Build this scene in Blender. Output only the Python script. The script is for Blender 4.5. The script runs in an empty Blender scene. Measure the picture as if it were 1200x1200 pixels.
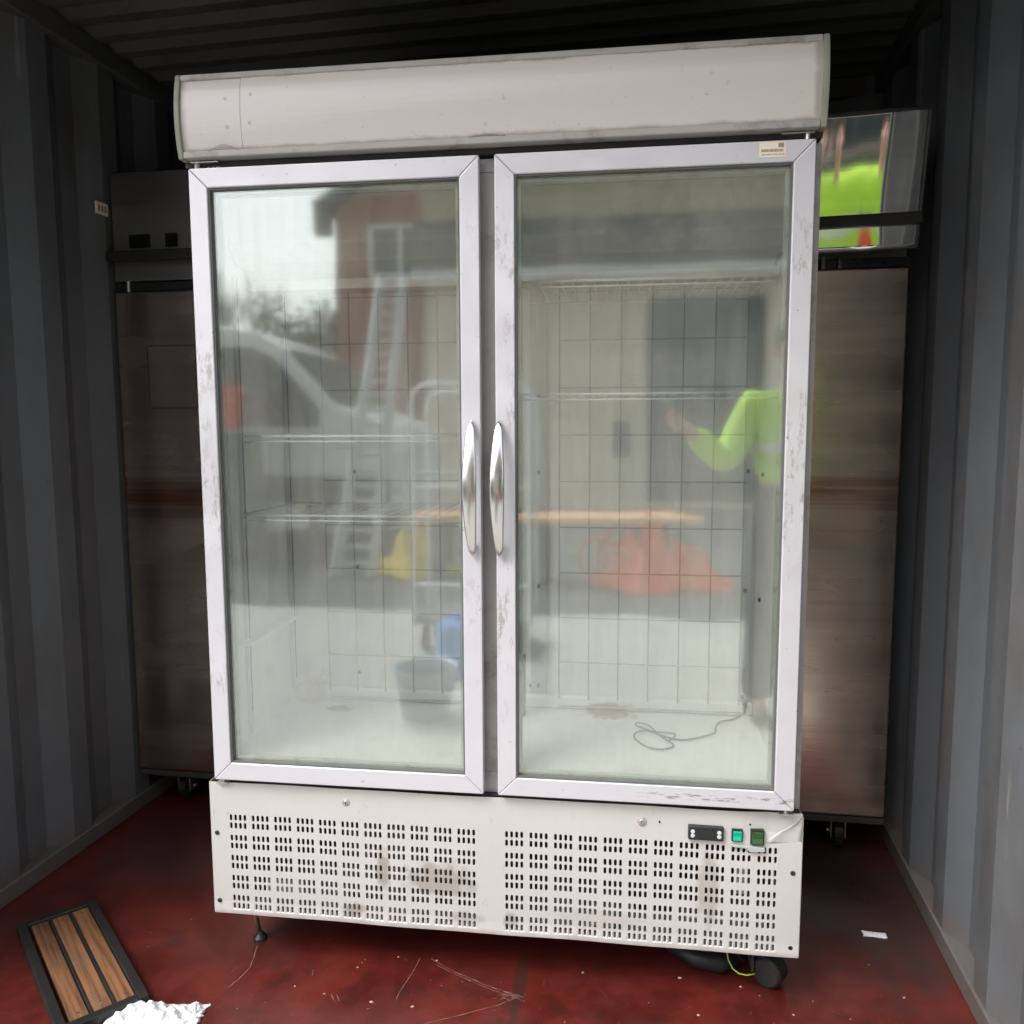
import bpy, bmesh, math, random
from mathutils import Vector, Matrix
random.seed(7)
R = math.radians
sc = bpy.context.scene
C = sc.collection

# ------------------------------------------------------------------ camera
cam_d = bpy.data.cameras.new('camera'); cam = bpy.data.objects.new('camera', cam_d); C.objects.link(cam)
sc.camera = cam
yaw, pitch, roll = 0.1325, -0.1042, -0.004
fw = Vector((-math.sin(yaw)*math.cos(pitch), math.cos(yaw)*math.cos(pitch), math.sin(pitch)))
rt = Vector((math.cos(yaw), math.sin(yaw), 0)); up = rt.cross(fw)
r2 = rt*math.cos(roll)+up*math.sin(roll); u2 = -rt*math.sin(roll)+up*math.cos(roll)
M = Matrix((r2, u2, -fw)).transposed().to_4x4(); M.translation = Vector((0.9336, -1.7012, 1.2486))
cam.matrix_world = M
cam_d.sensor_width = 36; cam_d.sensor_fit = 'HORIZONTAL'; cam_d.lens = 955.8/1200*36
cam_d.clip_start = 0.02; cam_d.clip_end = 500

# ------------------------------------------------------------------ world, sun, exposure
SUN_EL, SUN_AZ = R(52), R(225)          # direction the light comes from (azimuth from +Y, clockwise)
w = bpy.data.worlds.new('World'); sc.world = w; w.use_nodes = True
nt = w.node_tree; bg = nt.nodes['Background']
sky = nt.nodes.new('ShaderNodeTexSky'); sky.sky_type = 'NISHITA'; sky.sun_disc = False
sky.sun_elevation = SUN_EL; sky.sun_rotation = SUN_AZ
sky.air_density = 1.0; sky.dust_density = 4.0; sky.ozone_density = 1.0
hs = nt.nodes.new('ShaderNodeHueSaturation'); hs.inputs['Saturation'].default_value = 0.25
nt.links.new(sky.outputs[0], hs.inputs['Color']); nt.links.new(hs.outputs[0], bg.inputs['Color'])
bg.inputs['Strength'].default_value = 0.15
sl = bpy.data.lights.new('sun', 'SUN'); sl.energy = 0.9; sl.angle = R(25); sl.color = (1, 0.97, 0.93)
so = bpy.data.objects.new('sun', sl); C.objects.link(so)
sd = Vector((math.sin(SUN_AZ)*math.cos(SUN_EL), math.cos(SUN_AZ)*math.cos(SUN_EL), math.sin(SUN_EL)))
so.rotation_euler = sd.to_track_quat('Z', 'Y').to_euler(); so.location = sd*30
sc.view_settings.view_transform = 'Standard'; sc.view_settings.look = 'None'
sc.view_settings.gamma = 1; sc.view_settings.use_curve_mapping = False
sc.view_settings.exposure = 1.22
cy = sc.cycles
cy.use_denoising = True; cy.max_bounces = 10; cy.diffuse_bounces = 5; cy.glossy_bounces = 5
cy.transparent_max_bounces = 32; cy.sample_clamp_indirect = 6

# ------------------------------------------------------------------ materials
class NT:
    def __init__(s, name):
        s.m = bpy.data.materials.new(name); s.m.use_nodes = True
        s.t = s.m.node_tree; s.t.nodes.clear()
        s.out = s.t.nodes.new('ShaderNodeOutputMaterial')
        s.tc = None
    def n(s, typ, **k):
        nd = s.t.nodes.new(typ)
        for a, b in k.items(): setattr(nd, a, b)
        return nd
    def l(s, a, b): s.t.links.new(a, b)
    def setin(s, sock, v):
        if hasattr(v, 'is_output') or isinstance(v, bpy.types.NodeSocket): s.l(v, sock)
        else:
            if isinstance(v, (tuple, list)) and len(v) == 3 and sock.type == 'RGBA': v = (*v, 1)
            sock.default_value = v
    def coord(s, scale=(1, 1, 1), loc=(0, 0, 0), rot=(0, 0, 0)):
        if s.tc is None: s.tc = s.n('ShaderNodeTexCoord')
        mp = s.n('ShaderNodeMapping'); mp.inputs['Scale'].default_value = scale
        mp.inputs['Location'].default_value = loc; mp.inputs['Rotation'].default_value = rot
        s.l(s.tc.outputs['Object'], mp.inputs['Vector']); return mp.outputs[0]
    def noise(s, scale=5, detail=4, rough=0.55, stretch=(1, 1, 1), loc=(0, 0, 0), dist=0):
        nz = s.n('ShaderNodeTexNoise'); s.l(s.coord(stretch, loc), nz.inputs['Vector'])
        nz.inputs['Scale'].default_value = scale; nz.inputs['Detail'].default_value = detail
        nz.inputs['Roughness'].default_value = rough; nz.inputs['Distortion'].default_value = dist
        return nz.outputs['Fac']
    def ramp(s, v, a, b, lo=0.0, hi=1.0):
        mr = s.n('ShaderNodeMapRange'); mr.interpolation_type = 'SMOOTHSTEP'
        s.setin(mr.inputs[0], v); mr.inputs[1].default_value = a; mr.inputs[2].default_value = b
        mr.inputs[3].default_value = lo; mr.inputs[4].default_value = hi
        return mr.outputs[0]
    def math(s, op, a, b=0.0):
        m = s.n('ShaderNodeMath', operation=op); s.setin(m.inputs[0], a); s.setin(m.inputs[1], b); return m.outputs[0]
    def mix(s, f, a, b):
        m = s.n('ShaderNodeMix', data_type='RGBA'); s.setin(m.inputs[0], f); s.setin(m.inputs[6], a); s.setin(m.inputs[7], b)
        return m.outputs[2]
    def xyz(s):
        if s.tc is None: s.tc = s.n('ShaderNodeTexCoord')
        q = s.n('ShaderNodeSeparateXYZ'); s.l(s.tc.outputs['Object'], q.inputs[0]); return q.outputs
    def spot(s, c, r, wob=0.4, nscale=30):
        """soft irregular patch round c with radii r (both xyz)"""
        mp = s.coord((1/r[0], 1/r[1], 1/r[2]), (-c[0]/r[0], -c[1]/r[1], -c[2]/r[2]))
        ln = s.n('ShaderNodeVectorMath', operation='LENGTH'); s.l(mp, ln.inputs[0])
        nz = s.noise(nscale, 5, 0.65)
        d = s.math('ADD', ln.outputs['Value'], s.math('MULTIPLY', s.math('SUBTRACT', nz, 0.5), wob*3))
        return s.ramp(d, 1.0, 0.45)
    def bump(s, h, strength=0.2, dist=0.002, normal=None):
        b = s.n('ShaderNodeBump'); b.inputs['Strength'].default_value = strength; b.inputs['Distance'].default_value = dist
        s.setin(b.inputs['Height'], h)
        if normal is not None: s.l(normal, b.inputs['Normal'])
        return b.outputs[0]
    def pbsdf(s, col, rough=0.5, metal=0.0, normal=None, spec=None, emit=None, coat=None):
        p = s.n('ShaderNodeBsdfPrincipled')
        s.setin(p.inputs['Base Color'], col); s.setin(p.inputs['Roughness'], rough); s.setin(p.inputs['Metallic'], metal)
        if normal is not None: s.l(normal, p.inputs['Normal'])
        if spec is not None: s.setin(p.inputs['Specular IOR Level'], spec)
        if coat is not None: p.inputs['Coat Weight'].default_value = coat; p.inputs['Coat Roughness'].default_value = 0.25
        if emit is not None: p.inputs['Emission Color'].default_value = (*emit[:3], 1); p.inputs['Emission Strength'].default_value = emit[3]
        s.l(p.outputs[0], s.out.inputs['Surface']); return p

def simple(name, col, rough=0.5, metal=0.0, var=0.12, scale=6, bump=0.1, bscale=80, dirt=None, dscale=5, dth=(0.5, 0.7), stretch=(1, 1, 1), rvar=0.1):
    t = NT(name)
    n1 = t.noise(scale, 5, 0.6, stretch)
    c = t.mix(n1, tuple(x*(1-var) for x in col), tuple(min(1, x*(1+var)) for x in col))
    if dirt: c = t.mix(t.math('MULTIPLY', t.ramp(t.noise(dscale, 8, 0.65, loc=(3, 7, 1)), *dth), 0.8), c, dirt)
    rg = t.ramp(t.noise(scale*2.3, 3, 0.5, stretch, (5, 2, 9)), 0.3, 0.7, max(0.03, rough-rvar), min(1, rough+rvar))
    nm = t.bump(t.noise(bscale, 3, 0.5, stretch), bump, 0.001) if bump else None
    t.pbsdf(c, rg, metal, nm); return t.m

MT = {}
MT['black'] = simple('black plastic', (0.015, 0.015, 0.016), 0.35)
MT['blackmetal'] = simple('black painted metal', (0.018, 0.017, 0.016), 0.4, 0.0)
MT['dark'] = simple('dark grimy metal', (0.03, 0.028, 0.026), 0.7)
MT['rubber'] = simple('black rubber', (0.012, 0.012, 0.012), 0.55, dirt=(0.06, 0.05, 0.045), dth=(0.55, 0.8))
MT['gasket'] = simple('grey gasket', (0.10, 0.10, 0.095), 0.6)
MT['zinc'] = simple('dull zinc', (0.5, 0.5, 0.5), 0.35, 0.9, dirt=(0.12, 0.09, 0.06))
MT['brass'] = simple('brassy leg metal', (0.45, 0.32, 0.16), 0.35, 0.9, dirt=(0.08, 0.06, 0.04))
MT['chrome'] = simple('brushed chrome', (0.70, 0.69, 0.69), 0.24, 1.0, 0.03, stretch=(1, 1, 0.1), rvar=0.05, bump=0.05)
MT['wire'] = simple('plastic coated shelf wire', (0.62, 0.63, 0.62), 0.35, 0.0)
MT['gridwire'] = simple('grey grid wire', (0.36, 0.365, 0.36), 0.5, 0.0)
MT['pale'] = simple('pale dusty metal', (0.5, 0.48, 0.45), 0.6, dirt=(0.2, 0.17, 0.14))
MT['cordgrey'] = simple('grey cable sheath', (0.10, 0.105, 0.10), 0.5)
MT['greenplug'] = simple('dark green plug', (0.03, 0.09, 0.05), 0.5)
MT['yellowgreen'] = simple('yellow green earth wire', (0.35, 0.5, 0.08), 0.4)
MT['sticker'] = simple('cream sticker paper', (0.78, 0.68, 0.55), 0.5, var=0.05)
MT['print'] = simple('faded brown print', (0.30, 0.22, 0.16), 0.6, var=0.3, scale=300)
MT['sw_green'] = simple('bright green rocker', (0.0, 0.48, 0.30), 0.25, var=0.05)
MT['sw_dark'] = simple('dark green rocker', (0.03, 0.10, 0.03), 0.2, var=0.2)
MT['button'] = simple('pale grey button', (0.55, 0.56, 0.56), 0.4)
MT['screen'] = simple('dark display', (0.008, 0.009, 0.01), 0.12)
MT['paper'] = simple('white crumpled film', (0.62, 0.63, 0.65), 0.35, var=0.04)
def m_wood():
    t = NT('stained brown slat wood'); nz = t.n('ShaderNodeTexNoise')
    mp1 = t.coord(rot=(0, 0, R(42.6))); mp = t.n('ShaderNodeMapping'); mp.inputs['Scale'].default_value = (3, 90, 40); t.l(mp1, mp.inputs['Vector'])
    t.l(mp.outputs[0], nz.inputs['Vector']); nz.inputs['Scale'].default_value = 1; nz.inputs['Detail'].default_value = 6; nz.inputs['Roughness'].default_value = 0.65
    g = nz.outputs['Fac']
    c = t.mix(t.ramp(g, 0.35, 0.65), (0.085, 0.035, 0.016), (0.24, 0.11, 0.05))
    c = t.mix(t.math('MULTIPLY', t.ramp(t.noise(14, 6, 0.7), 0.5, 0.7), 0.5), c, (0.10, 0.08, 0.065))
    t.pbsdf(c, 0.55, 0, t.bump(g, 0.4, 0.001)); return t.m
MT['wood'] = m_wood()
MT['endcap'] = simple('olive grey plastic', (0.27, 0.27, 0.21), 0.5, dirt=(0.1, 0.09, 0.07))
MT['rim'] = simple('grey header trim', (0.37, 0.35, 0.33), 0.5, dirt=(0.2, 0.17, 0.15), dscale=14)

def m_aluframe():
    t = NT('worn silver aluminium door frame')
    x, y, z = t.xyz()
    n = t.noise(3, 4, 0.5, (1, 1, 4))
    c = t.mix(n, (0.56, 0.55, 0.585), (0.63, 0.625, 0.66))
    # grey-brown tape residue running up the stiles, in shapes of its own
    pat = t.math('MULTIPLY', t.ramp(t.noise(24, 7, 0.75, (1.5, 1, 0.5), (2.1, 0, 0.4)), 0.50, 0.58), t.ramp(t.noise(130, 4, 0.7, (1, 1, 0.4)), 0.36, 0.56))
    reg = t.ramp(t.noise(2.6, 2, 0.5, (1.2, 0.1, 1.3), (0.7, 0, 3)), 0.47, 0.56)
    reg = t.math('MULTIPLY', reg, t.math('MULTIPLY', t.ramp(z, 1.70, 1.62), t.ramp(z, 0.52, 0.60)))
    c = t.mix(t.math('MULTIPLY', t.math('MULTIPLY', pat, reg), 0.75), c, (0.33, 0.30, 0.28))
    sp = t.ramp(t.noise(90, 3, 0.6), 0.70, 0.76)
    c = t.mix(t.math('MULTIPLY', sp, 0.5), c, (0.1, 0.09, 0.08))
    # worn line on the right door's bottom rail
    ln = t.ramp(t.noise(60, 5, 0.7, (0.5, 1, 3)), 0.5, 0.58)
    zz = t.math('MULTIPLY', t.ramp(z, 0.462, 0.468), t.ramp(z, 0.480, 0.474))
    xx = t.ramp(x, 0.95, 1.05)
    c = t.mix(t.math('MULTIPLY', t.math('MULTIPLY', ln, zz), t.math('MULTIPLY', xx, 0.8)), c, (0.16, 0.13, 0.13))
    rg = t.ramp(t.noise(12, 4), 0.3, 0.7, 0.34, 0.5)
    t.pbsdf(c, rg, 0.35, t.bump(t.noise(400, 2, 0.5, (1, 1, 0.05)), 0.08, 0.001)); return t.m
MT['frame'] = m_aluframe()

def m_panel():
    t = NT('painted perforated base panel')
    c = t.mix(t.noise(4, 5), (0.49, 0.475, 0.455), (0.56, 0.545, 0.525))
    brown = (0.15, 0.095, 0.055)
    for cc, rr, a in [((0.54, 0, 0.235), (0.10, 1, 0.05), 0.45), ((0.34, 0, 0.15), (0.035, 1, 0.022), 0.5), ((0.41, 0, 0.25), (0.022, 1, 0.06), 0.5),
                      ((1.13, 0, 0.26), (0.03, 1, 0.10), 0.35), ((0.70, 0, 0.15), (0.02, 1, 0.025), 0.4), ((0.9, 0, 0.17), (0.14, 1, 0.03), 0.15),
                      ((0.60, 0, 0.15), (0.05, 1, 0.02), 0.3)]:
        c = t.mix(t.math('MULTIPLY', t.spot(cc, rr, 0.5, 34), a), c, brown)
    edge = t.ramp(t.math('ADD', t.xyz()[2], t.math('MULTIPLY', t.noise(18, 5), 0.02)), 0.140, 0.126)
    c = t.mix(t.math('MULTIPLY', edge, 0.45), c, (0.22, 0.16, 0.11))
    sp = t.ramp(t.noise(60, 6, 0.7, (1, 1, 0.4)), 0.60, 0.72)
    c = t.mix(t.math('MULTIPLY', sp, 0.35), c, (0.25, 0.20, 0.17))
    t.pbsdf(c, t.ramp(t.noise(9, 4), 0.3, 0.7, 0.42, 0.6), 0.15, t.bump(t.noise(7, 3), 0.25, 0.004)); return t.m
MT['panel'] = m_panel()

def m_sign():
    t = NT('dusty translucent header panel')
    c = t.mix(t.noise(2.2, 5), (0.61, 0.565, 0.535), (0.635, 0.59, 0.56))
    c = t.mix(t.math('MULTIPLY', t.ramp(t.noise(55, 5, 0.7), 0.64, 0.72), 0.4), c, (0.2, 0.18, 0.16))
    for cx, cz in [(0.116, 1.925), (0.119, 1.868), (0.171, 1.93), (0.168, 1.874)]:
        c = t.mix(t.math('MULTIPLY', t.spot((cx, 0, cz), (0.0055, 1, 0.0055), 0.25, 60), 0.4), c, (0.13, 0.12, 0.11))
    # dust gathered along the rim
    x, y, z = t.xyz()
    nz = t.math('MULTIPLY', t.math('SUBTRACT', t.noise(14, 5, 0.65), 0.5), 0.02)
    e1 = t.ramp(t.math('ADD', z, nz), 1.834, 1.824); e2 = t.ramp(t.math('ADD', z, nz), 1.962, 1.968)
    e3 = t.ramp(t.math('ADD', x, nz), 0.034, 0.018); e4 = t.ramp(t.math('ADD', x, nz), 1.285, 1.296)
    e = t.math('MAXIMUM', t.math('MAXIMUM', e1, e2), t.math('MAXIMUM', e3, e4))
    c = t.mix(t.math('MULTIPLY', e, 0.6), c, (0.24, 0.21, 0.19))
    t.pbsdf(c, t.ramp(t.noise(5, 3), 0.2, 0.8, 0.20, 0.25), 0, t.bump(t.noise(2, 1), 0.12, 0.01)); return t.m
MT['sign'] = m_sign()

def m_liner():
    t = NT('white plastic fridge liner')
    c = t.mix(t.noise(4, 5), (0.68, 0.68, 0.66), (0.76, 0.755, 0.73))
    c = t.mix(t.math('MULTIPLY', t.ramp(t.noise(7, 7, 0.7), 0.52, 0.75), 0.35), c, (0.42, 0.38, 0.32))
    c = t.mix(t.math('MULTIPLY', t.spot((0.912, 0.395, 0.5), (0.085, 0.05, 0.03), 0.5, 24), 0.9), c, (0.26, 0.11, 0.05))
    c = t.mix(t.math('MULTIPLY', t.spot((0.190, 0.345, 0.5), (0.045, 0.03, 0.04), 0.4, 24), 0.9), c, (0.20, 0.12, 0.06))
    c = t.mix(t.math('MULTIPLY', t.spot((0.10, 0.40, 0.53), (0.06, 0.06, 0.06), 0.6, 24), 0.5), c, (0.40, 0.28, 0.16))
    t.pbsdf(c, 0.42, 0, t.bump(t.noise(15, 3), 0.1, 0.002)); return t.m
MT['liner'] = m_liner()

def m_face(): return simple('grey cabinet face', (0.34, 0.335, 0.33), 0.45, 0.2, dirt=(0.18, 0.15, 0.13), dscale=9)
MT['face'] = m_face()
MT['side'] = simple('grey painted cabinet side', (0.33, 0.33, 0.33), 0.45, 0.1, dirt=(0.2, 0.19, 0.18))

def m_glass(name, refl, tint, dirt, rg_=0.045):
    """thin pane: clear pass-through with a mirror share that grows at grazing angles, and smeared dirt"""
    t = NT(name)
    lw = t.n('ShaderNodeLayerWeight'); lw.inputs['Blend'].default_value = 0.5
    f5 = t.math('POWER', lw.outputs['Facing'], 5.0)
    fac = t.math('ADD', t.math('MULTIPLY', f5, 0.9), refl)
    tr = t.n('ShaderNodeBsdfTransparent'); tr.inputs['Color'].default_value = (*tint, 1)
    gl = t.n('ShaderNodeBsdfGlossy'); gl.inputs['Roughness'].default_value = rg_; gl.inputs['Color'].default_value = (0.93, 1.0, 0.985, 1)
    t.l(t.bump(t.noise(2.5, 2, 0.5), 0.35, 0.002), gl.inputs['Normal'])
    mx = t.n('ShaderNodeMixShader'); t.l(fac, mx.inputs[0]); t.l(tr.outputs[0], mx.inputs[1]); t.l(gl.outputs[0], mx.inputs[2])
    df = t.n('ShaderNodeBsdfDiffuse'); df.inputs['Color'].default_value = (0.55, 0.53, 0.48, 1)
    st = t.ramp(t.noise(30, 6, 0.65, (1, 1, 0.06)), 0.3, 0.8, 0.0, dirt)
    sm = t.ramp(t.noise(5, 6, 0.6), 0.35, 0.75, dirt*0.1, dirt*1.0)
    m2 = t.n('ShaderNodeMixShader'); t.l(t.math('ADD', st, sm), m2.inputs[0]); t.l(mx.outputs[0], m2.inputs[1]); t.l(df.outputs[0], m2.inputs[2])
    t.l(m2.outputs[0], t.out.inputs['Surface']); return t.m
MT['glass'] = m_glass('outer door glass', 0.16, (0.986, 0.988, 0.980), 0.042)
MT['glass2'] = m_glass('inner door glass', 0.075, (0.98, 0.987, 0.98), 0.02)

def m_steel(name, base, rlo, rhi, wave=0.0, rust_refl=0.0):
    t = NT(name)
    streak = t.noise(5, 2, 0.4, (0.25, 0.25, 10))
    c = t.mix(streak, tuple(x*0.85 for x in base), tuple(x*1.1 for x in base))
    if rust_refl:  # brown streaks paint warm reflections into the colour; dark specks are stains
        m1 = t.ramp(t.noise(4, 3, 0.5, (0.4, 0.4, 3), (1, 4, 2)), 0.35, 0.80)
        c = t.mix(t.math('MULTIPLY', m1, rust_refl), c, (0.17, 0.075, 0.035))
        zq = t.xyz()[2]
        refl_band = t.math('MULTIPLY', t.ramp(zq, 0.93, 1.02), t.ramp(zq, 1.16, 1.06))
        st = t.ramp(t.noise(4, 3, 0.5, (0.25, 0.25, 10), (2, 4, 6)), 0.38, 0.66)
        c = t.mix(t.math('MULTIPLY', t.math('MULTIPLY', refl_band, st), 0.8), c, (0.30, 0.10, 0.035))  # orange reflection of the yard painted on as a streaked band
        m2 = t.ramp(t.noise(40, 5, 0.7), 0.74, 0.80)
        c = t.mix(t.math('MULTIPLY', m2, rust_refl*0.6), c, (0.06, 0.04, 0.03))
    fine = t.bump(t.noise(120, 3, 0.6, (0.06, 0.06, 1.5)), 0.25 if rlo > 0.1 else 0.02, 0.0008)
    if wave: fine = t.bump(t.noise(2.2, 2, 0.4, (1.5, 1.5, 0.6), (0.3, 0, 0)), wave, 0.03, fine)
    t.pbsdf(c, t.ramp(t.noise(3, 2, 0.5, (1, 1, 3)), 0.2, 0.8, rlo, rhi), 1.0, fine); return t.m
MT['steel'] = m_steel('stained brushed steel with painted reflection', (0.60, 0.49, 0.42), 0.20, 0.32, 0.25, 0.22)
MT['steel_bright'] = m_steel('polished wavy steel', (0.72, 0.72, 0.7), 0.05, 0.08, 0.0)
MT['steel_dull'] = m_steel('dull dark steel', (0.28, 0.28, 0.28), 0.35, 0.5, 0.1)

def m_floor():
    t = NT('worn red painted floor')
    c = t.mix(t.ramp(t.noise(5, 9, 0.72), 0.34, 0.66), (0.050, 0.0060, 0.0045), (0.105, 0.014, 0.010))
    c = t.mix(t.math('MULTIPLY', t.ramp(t.noise(9, 8, 0.7, loc=(3, 1, 0)), 0.50, 0.68), 0.6), c, (0.022, 0.008, 0.006))
    c = t.mix(t.math('MULTIPLY', t.ramp(t.noise(2.1, 5, 0.6, loc=(8, 2, 0)), 0.52, 0.72), 0.35), c, (0.075, 0.030, 0.030))
    c = t.mix(t.ramp(t.noise(70, 4, 0.6), 0.73, 0.78), c, (0.16, 0.10, 0.08))
    c = t.mix(t.math('MULTIPLY', t.spot((1.60, 0.45, 0), (0.30, 0.46, 1), 0.45, 7), 0.85), c, (0.03, 0.02, 0.018))  # deep shade right of the fridge, painted into the floor colour
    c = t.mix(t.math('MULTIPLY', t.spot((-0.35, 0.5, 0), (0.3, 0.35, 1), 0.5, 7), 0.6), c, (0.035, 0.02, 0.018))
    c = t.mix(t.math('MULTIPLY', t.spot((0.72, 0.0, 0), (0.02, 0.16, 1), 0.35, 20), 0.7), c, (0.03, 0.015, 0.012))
    h = t.noise(5, 5, 0.5)
    t.pbsdf(c, t.ramp(t.noise(6, 6, 0.6), 0.3, 0.7, 0.27, 0.50), 0, t.bump(t.noise(120, 4), 0.12, 0.001, t.bump(h, 0.25, 0.01)), spec=0.5); return t.m
MT['floor'] = m_floor()
MT['scratch'] = simple('pale scraped floor paint', (0.20, 0.11, 0.09), 0.6, var=0.4, scale=60)
MT['chip'] = simple('pale chips of grit', (0.36, 0.25, 0.20), 0.6)
def m_cont():
    t = NT('worn grey-blue container paint')
    c = t.mix(t.noise(3, 6), (0.085, 0.092, 0.10), (0.12, 0.128, 0.138))
    c = t.mix(t.math('MULTIPLY', t.ramp(t.noise(5, 7, 0.65, (1, 1, 0.25)), 0.48, 0.72), 0.6), c, (0.075, 0.065, 0.055))
    c = t.mix(t.ramp(t.noise(22, 8, 0.75), 0.66, 0.69), c, (0.10, 0.045, 0.025))
    c = t.mix(t.math('MULTIPLY', t.ramp(t.noise(30, 5, 0.6, (1, 1, 0.05), (4, 4, 0)), 0.66, 0.72), 0.6), c, (0.22, 0.22, 0.21))
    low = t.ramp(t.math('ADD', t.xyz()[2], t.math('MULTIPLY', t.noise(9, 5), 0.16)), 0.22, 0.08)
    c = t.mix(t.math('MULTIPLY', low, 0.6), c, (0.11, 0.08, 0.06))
    t.pbsdf(c, t.ramp(t.noise(8, 4), 0.3, 0.7, 0.4, 0.6), 0, t.bump(t.noise(2.5, 3), 0.35, 0.02, t.bump(t.noise(22, 8, 0.75), 0.15, 0.002))); return t.m
MT['cont'] = m_cont()
MT['ceil'] = simple('dark grimy ceiling paint', (0.07, 0.07, 0.066), 0.5, 0, dirt=(0.06, 0.05, 0.045))

# ------------------------------------------------------------------ mesh helpers
class MB:
    def __init__(s, T=None): s.v = []; s.f = []; s.T = T
    def add(s, vs, fs):
        b = len(s.v); s.v += [tuple(v) for v in vs]; s.f += [tuple(i+b for i in f) for f in fs]; return s
    def box(s, x0, x1, y0, y1, z0, z1):
        vs = [(x, y, z) for x in (x0, x1) for y in (y0, y1) for z in (z0, z1)]
        return s.add(vs, [(0, 1, 3, 2), (4, 6, 7, 5), (0, 4, 5, 1), (2, 3, 7, 6), (0, 2, 6, 4), (1, 5, 7, 3)])
    def tube(s, pts, r, n=8, closed=False, cap=True):
        pts = [Vector(p) for p in pts]; N = len(pts); rings = []
        prev = None
        for i, p in enumerate(pts):
            if closed: d = pts[(i+1) % N]-pts[i-1]
            else: d = pts[min(i+1, N-1)]-pts[max(i-1, 0)]
            d.normalize()
            if prev is None:
                a = Vector((0, 0, 1)) if abs(d.z) < 0.9 else Vector((1, 0, 0)); prev = d.cross(a).normalized()
            prev = (prev-d*prev.dot(d)).normalized(); q = d.cross(prev)
            rr = r[i] if isinstance(r, (list, tuple)) else r
            rings.append([p+(prev*math.cos(2*math.pi*k/n)+q*math.sin(2*math.pi*k/n))*rr for k in range(n)])
        vs = [v for rg in rings for v in rg]; fs = []
        for i in range(N if closed else N-1):
            j = (i+1) % N
            for k in range(n): fs.append((i*n+k, i*n+(k+1) % n, j*n+(k+1) % n, j*n+k))
        if cap and not closed: fs.append(tuple(range(n))[::-1]); fs.append(tuple((N-1)*n+k for k in range(n)))
        return s.add(vs, fs)
    def cyl(s, p0, p1, r, n=16): return s.tube([p0, p1], r, n)
    def prism(s, poly, h0, h1, axis='y'):
        """polygon given in the two other axes, extruded along axis"""
        def mk(a, b, h): return {'y': (a, h, b), 'x': (h, a, b), 'z': (a, b, h)}[axis]
        n = len(poly); vs = [mk(a, b, h0) for a, b in poly]+[mk(a, b, h1) for a, b in poly]
        fs = [tuple(range(n)), tuple(range(2*n-1, n-1, -1))]+[(i, i+n, (i+1) % n+n, (i+1) % n) for i in range(n)]
        return s.add(vs, fs)
    def lathe(s, prof, c, axis='z', n=20):
        """prof: (r, h) pairs"""
        vs = []
        for r, h in prof:
            for k in range(n):
                a = 2*math.pi*k/n; u, v = r*math.cos(a), r*math.sin(a)
                vs.append({'z': (c[0]+u, c[1]+v, c[2]+h), 'y': (c[0]+u, c[1]+h, c[2]+v), 'x': (c[0]+h, c[1]+u, c[2]+v)}[axis])
        fs = []
        for i in range(len(prof)-1):
            for k in range(n): fs.append((i*n+k, i*n+(k+1) % n, (i+1)*n+(k+1) % n, (i+1)*n+k))
        fs.append(tuple(range(n))); fs.append(tuple((len(prof)-1)*n+k for k in range(n)))
        return s.add(vs, fs)
    def build(s, name, mat, parent=None, bevel=0, smooth=False, seg=2, label=None, kind=None):
        vs = [s.T @ Vector(v) for v in s.v] if s.T else s.v
        me = bpy.data.meshes.new(name); me.from_pydata([tuple(v) for v in vs], [], s.f)
        bm = bmesh.new(); bm.from_mesh(me); bmesh.ops.recalc_face_normals(bm, faces=bm.faces); bm.to_mesh(me); bm.free()
        me.materials.append(MT[mat] if isinstance(mat, str) else mat)
        o = bpy.data.objects.new(name, me); C.objects.link(o)
        if parent is not None:
            o.parent = parent
            if parent.type == 'EMPTY': o.matrix_parent_inverse = Matrix.Translation(-parent.location)
        if smooth:
            for p in me.polygons: p.use_smooth = True
        if bevel:
            b = o.modifiers.new('bevel', 'BEVEL'); b.width = bevel; b.segments = seg; b.limit_method = 'ANGLE'; b.angle_limit = R(40)
            b.harden_normals = False
        if label: o['label'] = label
        if kind: o['kind'] = kind
        return o

def thing(name, label, cat, loc=(0, 0, 0), group=None):
    o = bpy.data.objects.new(name, None); C.objects.link(o); o.location = loc; o.empty_display_size = 0.1
    o['label'] = label; o['category'] = cat
    if group: o['group'] = group
    return o
def tag(o, label, cat, group=None):
    o['label'] = label; o['category'] = cat
    if group: o['group'] = group
    return o
def linked(src, name, loc, parent):
    """another object of the same mesh, moved"""
    o = src.copy(); C.objects.link(o); o.name = name; o.parent = parent; o.location = loc
    o.matrix_parent_inverse = src.matrix_parent_inverse.copy()
    return o

# ------------------------------------------------------------------ setting: ground, container
ANG = R(-3.5)
CT = Matrix.Translation((0.55, 0.65, 0)) @ Matrix.Rotation(ANG, 4, 'Z')
YF, YB = -1.02, 0.66         # front opening and back wall (container frame)
XL, XR, ZC = -1.18, 1.18, 2.39

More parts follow.
